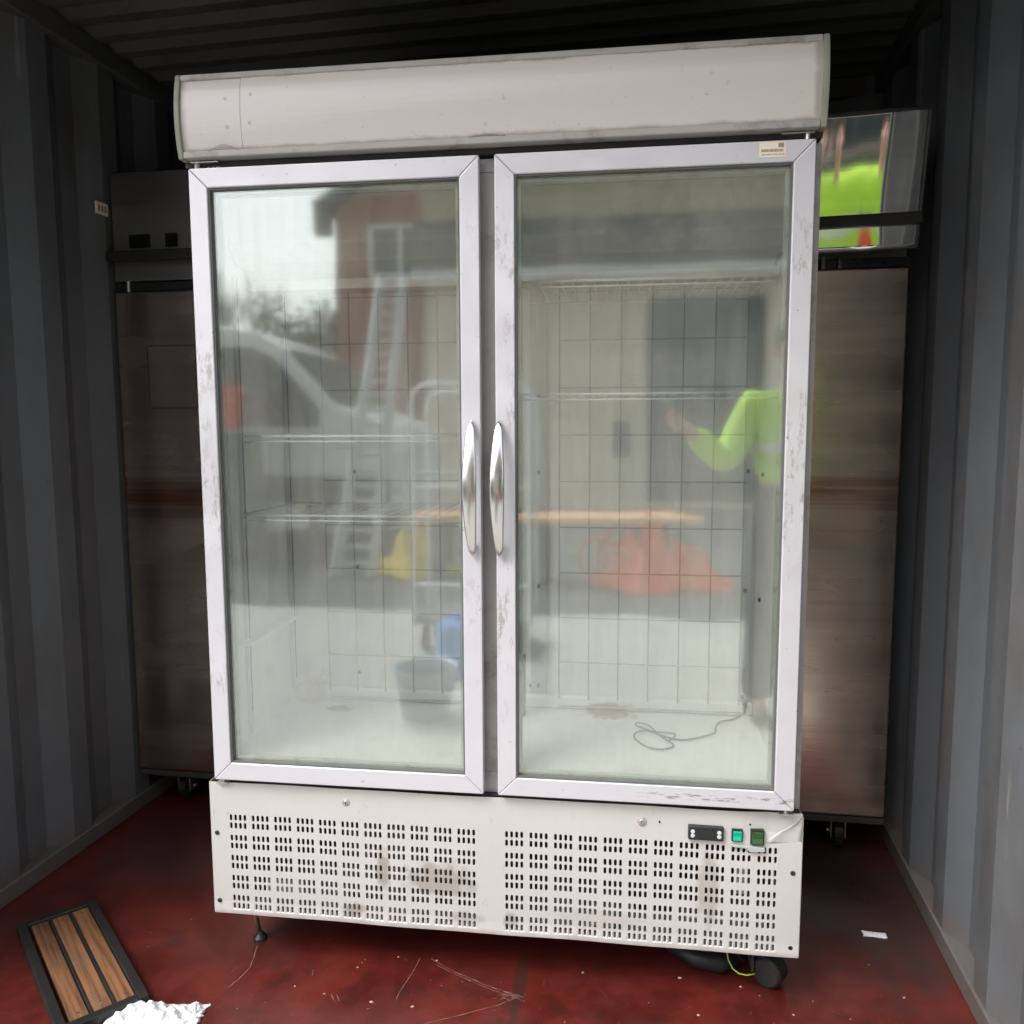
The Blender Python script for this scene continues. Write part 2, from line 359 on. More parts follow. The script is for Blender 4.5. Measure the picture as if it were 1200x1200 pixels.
def m_yard():
    t = NT('concrete yard')
    x, y, z = t.xyz()
    near = t.mix(t.noise(1.5, 8, 0.65), (0.34, 0.33, 0.31), (0.45, 0.44, 0.41))
    far = t.mix(t.noise(2.5, 8, 0.7), (0.045, 0.047, 0.05), (0.075, 0.078, 0.08))
    c = t.mix(t.ramp(t.math('ADD', y, t.math('MULTIPLY', t.noise(1.2, 4), 0.5)), -3.85, -3.95), near, far)
    t.pbsdf(c, 0.85, 0, t.bump(t.noise(40, 5), 0.4, 0.01)); return t.m
g = MB(); g.add([(-90, -90, -0.12), (90, -90, -0.12), (90, 60, -0.12), (-90, 60, -0.12)], [(0, 1, 2, 3)])
g.build('ground', m_yard(), kind='structure')
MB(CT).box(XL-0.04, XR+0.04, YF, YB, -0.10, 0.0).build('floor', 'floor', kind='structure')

# scratches, cracks and grit on the painted floor
def ribbon(mb, pts, w, z=0.0012, jit=0.5):
    L = []
    P = [Vector((a, b, 0)) for a, b in pts]; fine = []
    for i in range(len(P)-1):
        for k in range(8): fine.append(P[i].lerp(P[i+1], k/8))
    fine.append(P[-1])
    for i, p in enumerate(fine):
        d = (fine[min(i+1, len(fine)-1)]-fine[max(i-1, 0)]).normalized(); nrm = Vector((-d.y, d.x, 0))
        j = nrm*random.uniform(-1, 1)*w*jit
        ww = w*random.uniform(0.25, 1.0)*(0.35 if i in (0, len(fine)-1) else 1)
        L.append((p+j+nrm*ww, p+j-nrm*ww))
    vs = [(q.x, q.y, z) for a in L for q in a]
    mb.add(vs, [(2*i, 2*i+1, 2*i+3, 2*i+2) for i in range(len(L)-1)])
fl = bpy.data.objects['floor']
sm = MB()
for pts, wd in [([(0.073, 0.058), (0.082, 0.021), (0.092, -0.024), (0.084, -0.064), (0.073, -0.094)], 0.0016), ([(0.476, 0.064), (0.472, 0.015), (0.46, -0.05), (0.457, -0.084)], 0.0010),
            ([(0.501, 0.061), (0.571, 0.021), (0.646, -0.013), (0.723, -0.039)], 0.0014), ([(0.51, 0.045), (0.58, 0.01), (0.66, -0.026), (0.72, -0.045)], 0.0008),
            ([(0.723, -0.039), (0.684, -0.071), (0.607, -0.112), (0.541, -0.145), (0.45, -0.20)], 0.0010),
            ([(0.24, -0.012), (0.246, -0.03)], 0.001), ([(0.31, -0.085), (0.325, -0.105)], 0.0012), ([(0.322, -0.083), (0.335, -0.103)], 0.001)]:
    ribbon(sm, pts, wd)
for k in range(16):
    x = 0.723+random.gauss(-0.01, 0.016); y = -0.045+random.gauss(0, 0.008)
    ribbon(sm, [(x, y), (x+random.uniform(-.03, .02), y+random.uniform(-.008, .016))], 0.0009)
for k in range(70):
    x = random.uniform(-0.2, 1.6); y = random.uniform(-0.3, 0.12); a = random.uniform(0, 3.1); l = random.uniform(.006, .03)
    ribbon(sm, [(x, y), (x+l*math.cos(a), y+l*math.sin(a))], random.uniform(.0002, .0005))
sm.build('floor_scratches', 'scratch', fl, kind='stuff')
cm = MB()
def chip(mb, x, y, r, z0=0.001):
    n = 6; a0 = random.uniform(0, 3); base = []; top = []
    for k in range(n):
        a = a0+k*math.tau/n; q = r*random.uniform(.6, 1.2)
        base.append((x+q*math.cos(a), y+q*.7*math.sin(a), z0)); top.append((x+q*.6*math.cos(a), y+q*.45*math.sin(a), z0+r*.35))
    mb.add(base+top, [tuple(range(n, 2*n))]+[(k, (k+1) % n, n+(k+1) % n, n+k) for k in range(n)])
for (x, y), r in zip([(0.517, 0.057), (0.498, -0.1), (0.406, -0.098), (0.294, -0.085), (1.079, 0.066), (1.211, 0.054), (0.859, 0.058), (0.424, 0.058), (0.34, 0.01), (0.22, -0.07), (1.561, 0.063), (1.31, -0.022), (1.109, -0.048)],
                     [.004, .005, .006, .003, .006, .004, .004, .004, .003, .003, .004, .003, .004]): chip(cm, x, y, r)
for k in range(90):
    x = random.uniform(-0.3, 1.7); chip(cm, x, random.uniform(-0.35, 0.25), random.uniform(.0006, .002))
cm.build('floor_grit', 'chip', fl, kind='stuff')

def corrug(u0, u1, pitch=0.278, depth=0.036, flat=0.07, slope=0.068):
    """trapezoid profile (u, d) from u0 to u1; d=0 outer, d=depth inward"""
    out = []; u = u0
    while u < u1:
        for du, d in ((0, 0), (flat, 0), (flat+slope, depth), (2*flat+slope, depth)):
            if u+du < u1: out.append((u+du, d))
        u += pitch
    out.append((u1, 0)); return out
def wallsheet(name, prof, fn, h0, h1, mat, thick=0.004):
    mb = MB(CT); vs = []
    for u, d in prof: vs += [fn(u, d, h0), fn(u, d, h1)]
    mb.add(vs, [(2*i, 2*i+1, 2*i+3, 2*i+2) for i in range(len(prof)-1)])
    o = mb.build(name, mat, kind='structure')
    s = o.modifiers.new('solid', 'SOLIDIFY'); s.thickness = thick; s.offset = 0
    return o
wl = wallsheet('wall_left', corrug(YF, YB+0.06), lambda u, d, h: (XL-0.036+d, u, h), 0, ZC, 'cont')
wr = wallsheet('wall_right', corrug(YF, YB+0.06), lambda u, d, h: (XR+0.036-d, u, h), 0, ZC, 'cont')
wb = wallsheet('wall_back', corrug(XL-0.05, XR+0.05), lambda u, d, h: (u, YB+0.036-d, h), 0, ZC, 'cont')
wc = wallsheet('ceiling', corrug(YF-0.05, YB+0.08, 0.104, 0.02, 0.026, 0.026), lambda u, d, h: (h, u, ZC+0.02-d), XL-0.08, XR+0.08, 'ceil')
for n_, b_ in (('top_rail', (XL-0.05, XL+0.02, YF, YB, ZC-0.06, ZC-0.001)), ('top_rail', (XR-0.02, XR+0.05, YF, YB, ZC-0.06, ZC-0.001))):
    MB(CT).box(*b_).build(n_, 'ceil', wl if b_[0] < 0 else wr, 0.004)
MB(CT).box(XL+0.021, XR-0.021, YB-0.001, YB+0.05, ZC-0.06, ZC-0.001).build('top_rail', 'ceil', wb, 0.004)
MB(CT).box(XL-0.045, XL+0.008, YF, YB, 0.0, 0.05).build('bottom_rail', 'cont', wl, 0.004)
MB(CT).box(XR-0.008, XR+0.045, YF, YB, 0.0, 0.05).build('bottom_rail', 'cont', wr, 0.004)
fr = MB(CT); fr.box(XL-0.06, XL+0.0, YF-0.10, YF-0.001, -0.1, 2.5); fr.box(XR-0.0, XR+0.06, YF-0.10, YF-0.001, -0.1, 2.5); fr.box(XL+0.001, XR-0.001, YF-0.10, YF-0.001, 2.30, 2.5)
fr.build('container_door_frame', 'cont', bevel=0.006, kind='structure')

# ------------------------------------------------------------------ stainless fridges behind
UT = Matrix.Translation((0.545, 0.67, 0)) @ Matrix.Rotation(R(-1.5), 4, 'Z')
def steel_fridge(x0, x1, label, bright, slots):
    y0 = 0.0; ct = UT @ Vector(((x0+x1)/2, y0+0.25, 0))
    t = thing('steel_catering_fridge', label, 'fridge', (ct.x, ct.y, 0), 'stainless fridges standing behind the glass door fridge')
    zb, zt = 0.130, 1.665
    b = MB(UT).box(x0, x1, y0+0.022, y0+0.52, zb, 2.03).build('body', 'steel_dull', t, 0.004)
    xm = (x0+x1)/2
    for a, c in ((x0+0.004, xm-0.003), (xm+0.003, x1-0.004)):
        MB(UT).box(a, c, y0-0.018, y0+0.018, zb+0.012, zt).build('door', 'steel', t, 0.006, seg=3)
    MB(UT).box(x0+0.003, x1-0.003, y0-0.012, y0+0.02, zb-0.012, zb+0.008).build('bottom_rail', 'dark', t, 0.003)
    MB(UT).box(x0, x1, y0-0.004, y0+0.02, zt+0.003, zt+0.028).build('hinge_rail', 'black', t)
    for hx in (x0+0.05, xm+0.35, x1-0.18): MB(UT).cyl((hx, y0-0.012, zt), (hx, y0-0.012, zt+0.032), 0.006, 8).build('hinge_pin', 'zinc', t, 0)
    # header panel, tipped a little forwards
    tl = 0.074 if bright else 0.0
    HT = UT @ Matrix.Translation((x0, 0, 0)) @ Matrix.Rotation(R(-3.5 if bright else 0), 4, 'Z') @ Matrix.Translation((-x0, 0, 0))
    mb = MB(HT); zs = zt+0.032; ze = 2.02
    mb.add([(x0+.004, y0-0.012, zs), (x1-.004, y0-0.012, zs), (x1-.004, y0-0.012-tl, ze), (x0+.004, y0-0.012-tl, ze), (x0+.004, y0+0.021, zs), (x1-.004, y0+0.021, zs), (x1-.004, y0+0.021, ze), (x0+.004, y0+0.021, ze)],
           [(0, 1, 2, 3), (4, 5, 6, 7), (0, 1, 5, 4), (1, 2, 6, 5), (2, 3, 7, 6), (3, 0, 4, 7)])
    if bright:
        mb = MB(HT); NX, NZ = 120, 24; vs = []; fs = []
        for b_ in range(NZ+1):
            for a_ in range(NX+1):
                u = a_/NX*(x1-x0-.008); v = b_/NZ; zz_ = zs+(ze-zs)*v
                wv = 0.00045*math.sin(u*46+1.2*math.sin(v*2.6)+0.8)+0.00018*math.sin(u*83+0.8*math.sin(v*3.1+1))+0.0018*math.sin(u*19+2.2+0.6*v)
                vs.append((x0+.004+u, y0-0.012-tl*v+wv, zz_))
        fs = [(q_, q_+1, q_+NX+2, q_+NX+1) for b_ in range(NZ) for q_ in range(b_*(NX+1), b_*(NX+1)+NX)]
        hp = mb.add(vs, fs).build('header_panel', 'steel_bright', t, smooth=True)
        sd_ = hp.modifiers.new('solid', 'SOLIDIFY'); sd_.thickness = 0.0012; sd_.offset = 0
    else: mb.build('header_panel', 'steel_dull', t, 0.003)
    MB(HT).box(x0+.002, x1-.002, y0-0.050, y0-0.026, 1.752, 1.782).build('grab_rail', 'blackmetal', t, 0.004)
    for (a, c, z0, z1) in slots:
        s = MB(UT).box(a, c, y0-0.016, y0-0.0125, z0, z1).build('control_display', 'screen', t, 0.001)
    for cx in (x0+0.11, x1-0.11):
        for cyy in (y0+0.08, y0+0.44):
            k = MB(UT); k.box(cx-0.035, cx+0.035, cyy-0.035, cyy+0.035, zb-0.026, zb-0.018)
            k.box(cx-0.022, cx-0.018, cyy-0.02, cyy+0.035, 0.035, zb-0.026); k.box(cx+0.018, cx+0.022, cyy-0.02, cyy+0.035, 0.035, zb-0.026)
            q = k.build('castor', 'zinc', t, 0.001)
            MB(UT).lathe([(0.03, -0.014), (0.045, -0.011), (0.045, 0.011), (0.03, 0.014)], (cx, cyy+0.01, 0.0455), 'x', 20).build('wheel', 'rubber', q)
            MB(UT).cyl((cx-0.027, cyy+0.01, 0.0455), (cx+0.027, cyy+0.01, 0.0455), 0.006, 8).build('axle_bolt', 'zinc', q)
    return t
f1 = steel_fridge(-1.165, -0.02, 'stained brown stainless fridge on castors behind the left glass door, dark header, painted warm reflection on its doors', False,
                  [(-1.105, -1.035, 1.795, 1.835), (-0.985, -0.945, 1.795, 1.835)])
f2 = steel_fridge(0.0, 1.145, 'stained stainless fridge on castors behind the right glass door, shiny wavy header, painted warm reflection on its doors', True, [])
# outline scratched on the left steel door
sb = MB(UT)
def obox(x0, x1, z0, z1, wd=0.0022):
    for a in (x0, x1): sb.box(a-wd, a+wd, -0.0186, -0.018, z0, z1)
    for z in (z0, z1): sb.box(x0+wd, x1-wd, -0.0186, -0.018, z-wd, z+wd)
obox(-1.06, -0.90, 1.31, 1.50)
sb.build('scratched_outline', 'dark', f1)

lb = MB(CT); lb.box(XL+0.002, XL+0.008, -0.09, -0.04, 1.89, 1.925)
o = tag(lb.build('wall_label', 'sticker'), 'small pale label stuck high on the left container wall', 'label')
lt = MB(CT)
for k in range(3): lt.box(XL+0.008, XL+0.0085, -0.084+k*0.014, -0.075+k*0.014, 1.898, 1.917)
lt.build('printed_marks', 'print', o)

# ------------------------------------------------------------------ the glass door fridge
FR = thing('glass_door_fridge', 'tall worn white and silver upright fridge with two glass doors', 'fridge', (0.66, 0.25, 0))
X0, X1 = 0.003, 1.317
YI = 0.03                     # cabinet face
# outer shell (panels butted)
s = MB(); s.box(X0, X0+0.002, YI, 0.50, 0.125, 1.80); s.box(X1-0.002, X1, YI, 0.50, 0.125, 1.80)
s.box(X0+0.0025, X1-0.0025, 0.496, 0.50, 0.125, 1.80); s.box(X0+.0025, X1-.0025, YI, 0.4955, 1.797, 1.80)
s.box(X0+.0025, X1-.0025, YI, 0.4955, 0.125, 0.13)
s.build('cabinet_shell', 'side', FR)
# liner
LX0, LX1, LY, LZ0, LZ1 = 0.040, 1.280, 0.43, 0.50, 1.77
l = MB()
l.add([(LX0, YI+.001, LZ0-0.012), (LX1, YI+.001, LZ0-0.012), (LX1, LY, LZ0), (LX0, LY, LZ0)], [(0, 1, 2, 3)])
l.add([(LX0, YI+.001, LZ1), (LX1, YI+.001, LZ1), (LX1, LY, LZ1), (LX0, LY, LZ1)], [(0, 1, 2, 3)])
l.add([(LX0, LY, LZ0), (LX1, LY, LZ0), (LX1, LY, LZ1), (LX0, LY, LZ1)], [(0, 1, 2, 3)])
for x in (LX0, LX1): l.add([(x, YI+.001, LZ0-0.012), (x, LY, LZ0), (x, LY, LZ1), (x, YI+.001, LZ1)], [(0, 1, 2, 3)])
l.build('inner_liner', 'liner', FR)
k = MB(); k.box(LX0+0.001, LX1-0.001, LY-0.025, LY-0.0005, LZ0+0.0005, LZ0+0.035); k.build('liner_skirting', 'liner', FR, 0.006, seg=3)
# face frame
def facemb():
    f = MB()
    f.box(X0+.0005, LX0, YI-0.012, YI, 0.44, 1.795); f.box(LX1, X1-.0005, YI-0.012, YI, 0.44, 1.795)
    f.box(LX0, LX1, YI-0.012, YI, 0.44, LZ0-0.012); f.box(LX0, LX1, YI-0.012, YI, LZ1, 1.795)
    return f
facemb().build('face_frame', 'face', FR, 0.0008)
m = MB(); m.box(0.630, 0.690, YI-0.012, YI+0.03, LZ0-0.0115, 1.7695); m.build('centre_mullion', 'face', FR, 0.001)
m = MB(); m.box(0.628, 0.692, YI-0.0138, YI-0.0122, 1.769, 1.795); m.build('mullion_cap', 'face', FR, 0.0005)

# doors
def door(a, b, hinge_right):
    z0, z1, w_, yf, yb = 0.451, 1.793, 0.0407, -0.019, 0.014
    core = MB()          # gasket body behind the rails
    e = 0.004
    core.box(a+e, a+w_-0.006, yf+0.02, yb, z0+e, z1-e); core.box(b-w_+0.006, b-e, yf+0.02, yb, z0+e, z1-e)
    core.box(a+w_-0.006, b-w_+0.006, yf+0.02, yb, z0+e, z0+w_-0.006); core.box(a+w_-0.006, b-w_+0.006, yf+0.02, yb, z1-w_+0.006, z1-e)
    d = core.build('door', 'gasket', FR)
    gp = 0.0003; c = 0.006
    def rail(poly, nm):
        # chamfered front: prism plus slight bevel
        return MB().prism(poly, yf, yf+0.0198).build(nm, 'frame', d, 0.0022, seg=3)
    ai, bi, zi0, zi1 = a+w_, b-w_, z0+w_, z1-w_
    rail([(a, z0+gp), (ai, zi0+gp), (ai, zi1-gp), (a, z1-gp)], 'stile')
    rail([(b, z0+gp), (bi, zi0+gp), (bi, zi1-gp), (b, z1-gp)], 'stile')
    rail([(a+gp, z0), (b-gp, z0), (bi-gp, zi0), (ai+gp, zi0)], 'bottom_rail')
    rail([(a+gp, z1), (b-gp, z1), (bi-gp, zi1), (ai+gp, zi1)], 'top_rail')
    bead = MB(); q = 0.0035
    for (x0_, x1_, za, zb_) in ((ai, ai+q, zi0, zi1), (bi-q, bi, zi0, zi1), (ai+q, bi-q, zi0, zi0+q), (ai+q, bi-q, zi1-q, zi1)):
        bead.box(x0_, x1_, yf+0.004, yf+0.0125, za, zb_)
    bead.build('glazing_bead', 'gasket', d)
    MB().box(ai-0.004, bi+0.004, yf+0.0128, yf+0.0168, zi0-0.004, zi1+0.004).build('glass_pane', 'glass', d)
    sp = MB(); q = 0.011
    for (x0_, x1_, za, zb_) in ((ai-.002, ai+q, zi0-.002, zi1+.002), (bi-q, bi+.002, zi0-.002, zi1+.002), (ai+q, bi-q, zi0-.002, zi0+q), (ai+q, bi-q, zi1-q, zi1+.002)):
        sp.box(x0_, x1_, yf+0.0172, yf+0.0285, za, zb_)
    sp.build('glass_spacer', 'spacer', d)
    MB().box(ai-0.004, bi+0.004, yf+0.0288, yf+0.0325, zi0-0.004, zi1+0.004).build('inner_glass_pane', 'glass2', d)
    return d
MT['spacer'] = simple('grey green glass spacer', (0.36, 0.40, 0.35), 0.4, 0.3, dirt=(0.22, 0.19, 0.14), dscale=20)
D1 = door(0.022, 0.6443, False); D2 = door(0.6757, 1.298, True)

def handle(xc, d, flip):
    mb = MB(); N = 36; K = 12; z0, z1 = 0.977, 1.262; vs = []
    for i in range(N+1):
        t = i/N; z = z0+(z1-z0)*t
        tip = math.sqrt(max(0, 1-(2*t-1)**10))
        wd = (0.0095+0.0065*math.sin(math.pi*min(1, t*1.02))**1.5*(0.75+0.35*t))*max(0.15, tip)
        bow = 0.006+0.040*math.sin(math.pi*t)**0.8
        th = 0.0045
        for k in range(K):
            a = 2*math.pi*k/K
            vs.append((xc+wd*math.copysign(abs(math.cos(a))**0.45, math.cos(a)), -0.019-bow+th*math.copysign(abs(math.sin(a))**0.8, math.sin(a)), z))
    fs = []
    for i in range(N):
        for k in range(K): fs.append((i*K+k, i*K+(k+1) % K, (i+1)*K+(k+1) % K, (i+1)*K+k))
    fs.append(tuple(range(K))); fs.append(tuple(N*K+k for k in range(K)))
    mb.add(vs, fs)
    for z in (z0+0.022, z1-0.022): mb.cyl((xc, -0.0193, z), (xc, -0.034, z), 0.0065, 12)
    return mb.build('handle', 'chrome', d, smooth=True)
handle(0.6270, D1, False); handle(0.6845, D2, True)

# sticker on the right door's top rail (print too small to read)
st = MB().box(1.192, 1.242, -0.0200, -0.0193, 1.7615, 1.790).build('sticker', 'sticker', D2, 0.0003)
pm = MB()
pm.box(1.2275, 1.238, -0.0203, -0.0201, 1.7795, 1.7875)
x = 1.196
while x < 1.237:
    wl_ = random.uniform(.0012, .003); pm.box(x, x+wl_, -0.0203, -0.0201, 1.7715, 1.7765); x += wl_+0.0008
x = 1.197
while x < 1.236:
    wl_ = random.uniform(.002, .005); pm.box(x, x+wl_, -0.0203, -0.0201, 1.7655, 1.7675); x += wl_+0.0015
pm.build('sticker_print', 'print', FR)

# hinges
for hx, s_ in ((0.036, 1), (1.284, -1)):
    h = MB(); h.cyl((hx, -0.004, 1.793), (hx, -0.004, 1.812), 0.006, 10); h.box(hx-0.012, hx+0.05*s_ if s_ > 0 else hx+0.012, -0.012, 0.018, 1.806, 1.809) if s_ > 0 else h.box(hx-0.05, hx+0.012, -0.012, 0.018, 1.806, 1.809)
    h.build('top_hinge', 'zinc', FR, 0.0008)
    h = MB(); h.cyl((hx, -0.004, 0.4372), (hx, -0.004, 0.4508), 0.006, 10); h.box(hx-0.014, hx+0.014, -0.012, 0.017, 0.4375, 0.441)
    h.build('bottom_hinge', 'zinc', FR, 0.0005)
h = MB()
for bx in (0.055, 0.066, 0.075, 0.081): h.box(bx, bx+random.uniform(.004, .008), 0.0, 0.008, 1.7935, 1.797+random.uniform(.001, .007))
h.build('broken_bracket', 'pale', FR, 0.0006)
MB().box(X0+0.004, X1-0.004, 0.0, 0.40, 1.8005, 1.811).build('gap_trim', 'dark', FR)

# header light box
def sign_y(z):
    t = (z-1.8105)/(1.9787-1.8105); return -0.022-0.012*(1-(2*t-1)**2)
HZ0, HZ1, HX0, HX1 = 1.8115, 1.9787, 0.006, 1.314
def signpanel(x0, x1, z0, z1, off=0.0):
    mb = MB(); N = 12; vs = []
    for i in range(N+1):
        z = z0+(z1-z0)*i/N; y = sign_y(z)+0.003+off
        vs += [(x0, y, z), (x1, y, z), (x0, y+.003, z), (x1, y+.003, z)]
    fs = []
    for i in range(N):
        a = 4*i; b = a+4
        fs += [(a, a+1, b+1, b), (a+2, b+2, b+3, a+3), (a, b, b+2, a+2), (a+1, a+3, b+3, b+1)]
    fs += [(0, 2, 3, 1), (4*N, 4*N+1, 4*N+3, 4*N+2)]
    return mb.add(vs, fs)
signpanel(0.014, 0.1478, 1.822, 1.970).build('sign_panel', 'sign', FR, smooth=False)
signpanel(0.1492, 1.306, 1.822, 1.970, -0.0012).build('sign_panel', 'sign', FR)
def rimbar(z0, z1):
    y0 = min(sign_y(z0), sign_y(z1))-0.0015
    return MB().box(HX0+0.011, HX1-0.011, y0, 0.10, z0, z1)
rimbar(1.8115, 1.8255).build('header_rim', 'rim', FR, 0.003, seg=3); rimbar(1.9665, 1.9787).build('header_rim', 'rim', FR, 0.003, seg=3)
for xa, xb in ((HX0-0.001, HX0+0.0105), (HX1-0.0105, HX1+0.001)):
    poly = [(sign_y(1.8105+(1.9795-1.8105)*i/12)-0.003, 1.8105+(1.9795-1.8105)*i/12) for i in range(13)]+[(0.42, 1.9795), (0.42, 1.8105)]
    MB().prism(poly, xa, xb, 'x').build('header_end_cap', 'endcap', FR, 0.0025, seg=3)
MB().box(HX0+0.0112, HX1-0.0112, 0.1005, 0.42, 1.8116, 1.9786).build('header_box', 'rim', FR)
# curled sealing strip peeping above the lower rim
for xa, xb, zz in ((0.075, 0.140, 0.010), (0.625, 0.700, 0.005)):
    pts = [(xa+(xb-xa)*i/14, sign_y(1.83)-0.001, 1.8245+zz*math.sin(math.pi*i/14)**1.3) for i in range(15)]
    MB().tube(pts, 0.0011, 6).build('loose_seal', 'rim', FR, smooth=True)

# evaporator cover and light at the top of the chamber
ev = MB(); ev.prism([(0.12, LZ1-0.001), (0.10, 1.66), (0.14, 1.625), (LY-0.001, 1.60), (LY-0.001, LZ1-0.001)], LX0+0.002, LX1-0.002, 'x')
ev.build('evaporator_cover', 'evap', FR, 0.006, seg=3) if MT.setdefault('evap', simple('yellowed evaporator cover', (0.42, 0.40, 0.32), 0.5, dirt=(0.2, 0.19, 0.14), dscale=6)) else None
gr = MB()
for i in range(26): gr.box(0.75+i*0.018, 0.757+i*0.018, 0.16, 0.36, 1.596-0.0, 1.599)
MB().box(LX0+0.003, LX1-0.003, 0.20, 0.203, 1.575, 1.598).build('drip_lip', 'liner', FR, 0.001)

# wire grid against the rear wall
gw = MB().cyl((0, 0, 0.53), (0, 0, 1.60), 0.0021, 6).build('rear_grid_wire', 'gridwire', FR, smooth=True)
gw.location = (0.145, 0.402, 0)
xs = [0.145+0.0788*i for i in range(7)]+[0.777+0.0775*i for i in range(7)]
for x_ in xs[1:]: linked(gw, 'rear_grid_wire', (x_, 0.402, 0), FR)
gh = MB().cyl((0, 0, 0), (0.475, 0, 0), 0.0021, 6).build('rear_grid_crosswire', 'gridwire', FR, smooth=True)
zs = [0.511+0.1193*i for i in range(10)]
gh.location = (0.144, 0.3985, zs[0])
for x_ in (0.144, 0.776):
    for z_ in zs:
        if (x_, z_) != (0.144, zs[0]): linked(gh, 'rear_grid_crosswire', (x_, 0.3985, z_), FR)
# slotted shelf uprights
def upright(x0, x1, y0, y1, front):
    mb = MB().box(x0, x1, y0, y1, LZ0+0.036 if y0 > 0.3 else LZ0+0.002, 1.595)
    u = mb.build('shelf_upright', 'upright', FR, 0.001)
    sl_ = MB()
    if x1 < 0.06: sl_.box(x1+0.0001, x1+0.0006, (y0+y1)/2-0.0025, (y0+y1)/2+0.0025, 0.56, 1.59)
    for i in range(34 if x1 > 0.06 else 0):
        z = 0.55+i*0.0305
        if front: sl_.box((x0+x1)/2-0.002, (x0+x1)/2+0.002, y0-0.0006, y0-0.0001, z, z+0.012)
        else: sl_.box(x1+0.0001, x1+0.0006, (y0+y1)/2-0.002, (y0+y1)/2+0.002, z, z+0.012)
    if x1 < 0.06: sl_.build('upright_slots', 'dark', u)
    return u
MT['upright'] = simple('grey shelf upright', (0.48, 0.49, 0.48), 0.4, 0.4)
upright(LX0+.001, LX0+0.009, 0.120, 0.138, False); upright(LX0+.001, LX0+0.012, 0.385, 0.403, False)
upright(LX1-0.009, LX1-.001, 0.120, 0.138, False)
upright(0.700, 0.742, LY-0.014, LY-.001, True); upright(1.245, 1.270, LY-0.014, LY-.001, True); upright(0.648, 0.672, LY-0.014, LY-.001, True)
dv = MB(); dv.box(0.652, 0.668, YI+0.031, YI+0.045, LZ0-0.01, 1.60); dv.build('divider_post', 'upright', FR, 0.001)
clip = MB().box(-0.004, 0.004, -0.006, 0, -0.005, 0.005).build('shelf_clip', 'dark', FR, 0.001)
clip.location = (1.252, 0.414, 1.135)
for p in ((1.30-0.022, 0.35, 1.13), (1.252, 0.414, 0.83), (1.278, 0.35, 0.82), (0.722, 0.414, 1.13), (0.722, 0.414, 0.83), (0.722, 0.414, 0.56), (0.70, 0.414, 0.56), (0.222, 0.424, 1.13), (0.225, 0.424, 0.87), (0.222, 0.424, 0.575), (1.252, 0.414, 0.55), (0.722, 0.414, 1.33)):
    linked(clip, 'shelf_clip', p, FR)
MB().box(0.676, 0.694, 0.33, 0.36, LZ0+0.002, 0.66).build('corner_bracket', 'gasket', FR, 0.002)

def shelf(x0, x1, z, yfr=0.075, yb=0.385, n=22):
    r = 0.0026
    pts = [(x0, yfr, z), (x1, yfr, z)]
    o = MB().tube([(x0, yfr, z), (x1, yfr, z), (x1, yb, z), (x0, yb, z)], r, 6, closed=True)
    o.cyl((x0, yfr, z-0.012), (x1, yfr, z-0.012), r*.8, 6)
    s_ = o.build('wire_shelf', 'wire', FR, smooth=True)
    w_ = MB().cyl((0, yfr+0.001, z+0.0028), (0, yb, z+0.0028), 0.0013, 5).build('shelf_wire', 'wire', s_, smooth=True)
    w_.location = (x0+(x1-x0)/(n+1), 0, 0)
    for i in range(1, n):
        linked(w_, 'shelf_wire', (x0+(x1-x0)*(i+1)/(n+1), 0, 0), s_)
    return s_
shelf(0.062, 0.640, 1.229); shelf(0.066, 0.640, 1.048); shelf(0.705, 1.262, 1.318); shelf(0.705, 1.262, 1.556)
# short ledge left on the side wall
MB().add([(LX0+.001, 0.08, 0.735), (LX0+.03, 0.09, 0.735), (LX0+.03, 0.40, 0.735), (LX0+.001, 0.40, 0.735), (LX0+.001, 0.08, 0.741), (LX0+.03, 0.09, 0.741), (LX0+.03, 0.40, 0.741), (LX0+.001, 0.40, 0.741)],
         [(0, 1, 2, 3), (4, 5, 6, 7), (0, 1, 5, 4), (1, 2, 6, 5), (2, 3, 7, 6), (3, 0, 4, 7)]).build('side_ledge', 'liner', FR, 0.001)

# base compartment seen through the perforations
bs = MB(); bs.box(0.006, 1.314, 0.30, 0.304, 0.126, 0.435); bs.box(0.006, 1.314, 0.006, 0.2995, 0.4365, 0.4395)
bs.box(0.006, 0.010, 0.006, 0.2995, 0.126, 0.436); bs.box(1.310, 1.314, 0.006, 0.2995, 0.126, 0.436)
bs.build('base_compartment', 'dark', FR)
cd = MB()
for i in range(60): cd.box(0.30+i*0.006, 0.3008+i*0.006, 0.05, 0.11, 0.14, 0.36)
cd.build('condenser_fins', 'pale', FR, kind='stuff')
MB().lathe([(0.07, 0.0), (0.075, 0.02), (0.075, 0.12), (0.05, 0.15)], (1.02, 0.17, 0.135), 'z', 24).build('compressor', 'black', FR, smooth=True)
pc = MB()
for (x0_, x1_, y0_, z0_, z1_) in ((1.262, 1.268, 0.012, 0.14, 0.38), (1.09, 1.25, 0.02, 0.176, 0.182), (0.12, 0.2, 0.03, 0.16, 0.19), (1.19, 1.215, 0.02, 0.24, 0.30), (0.86, 0.93, 0.02, 0.14, 0.17)):
    pc.box(x0_, x1_, y0_, y0_+0.004, z0_, z1_)
pc.build('inner_brackets', 'pale', FR)

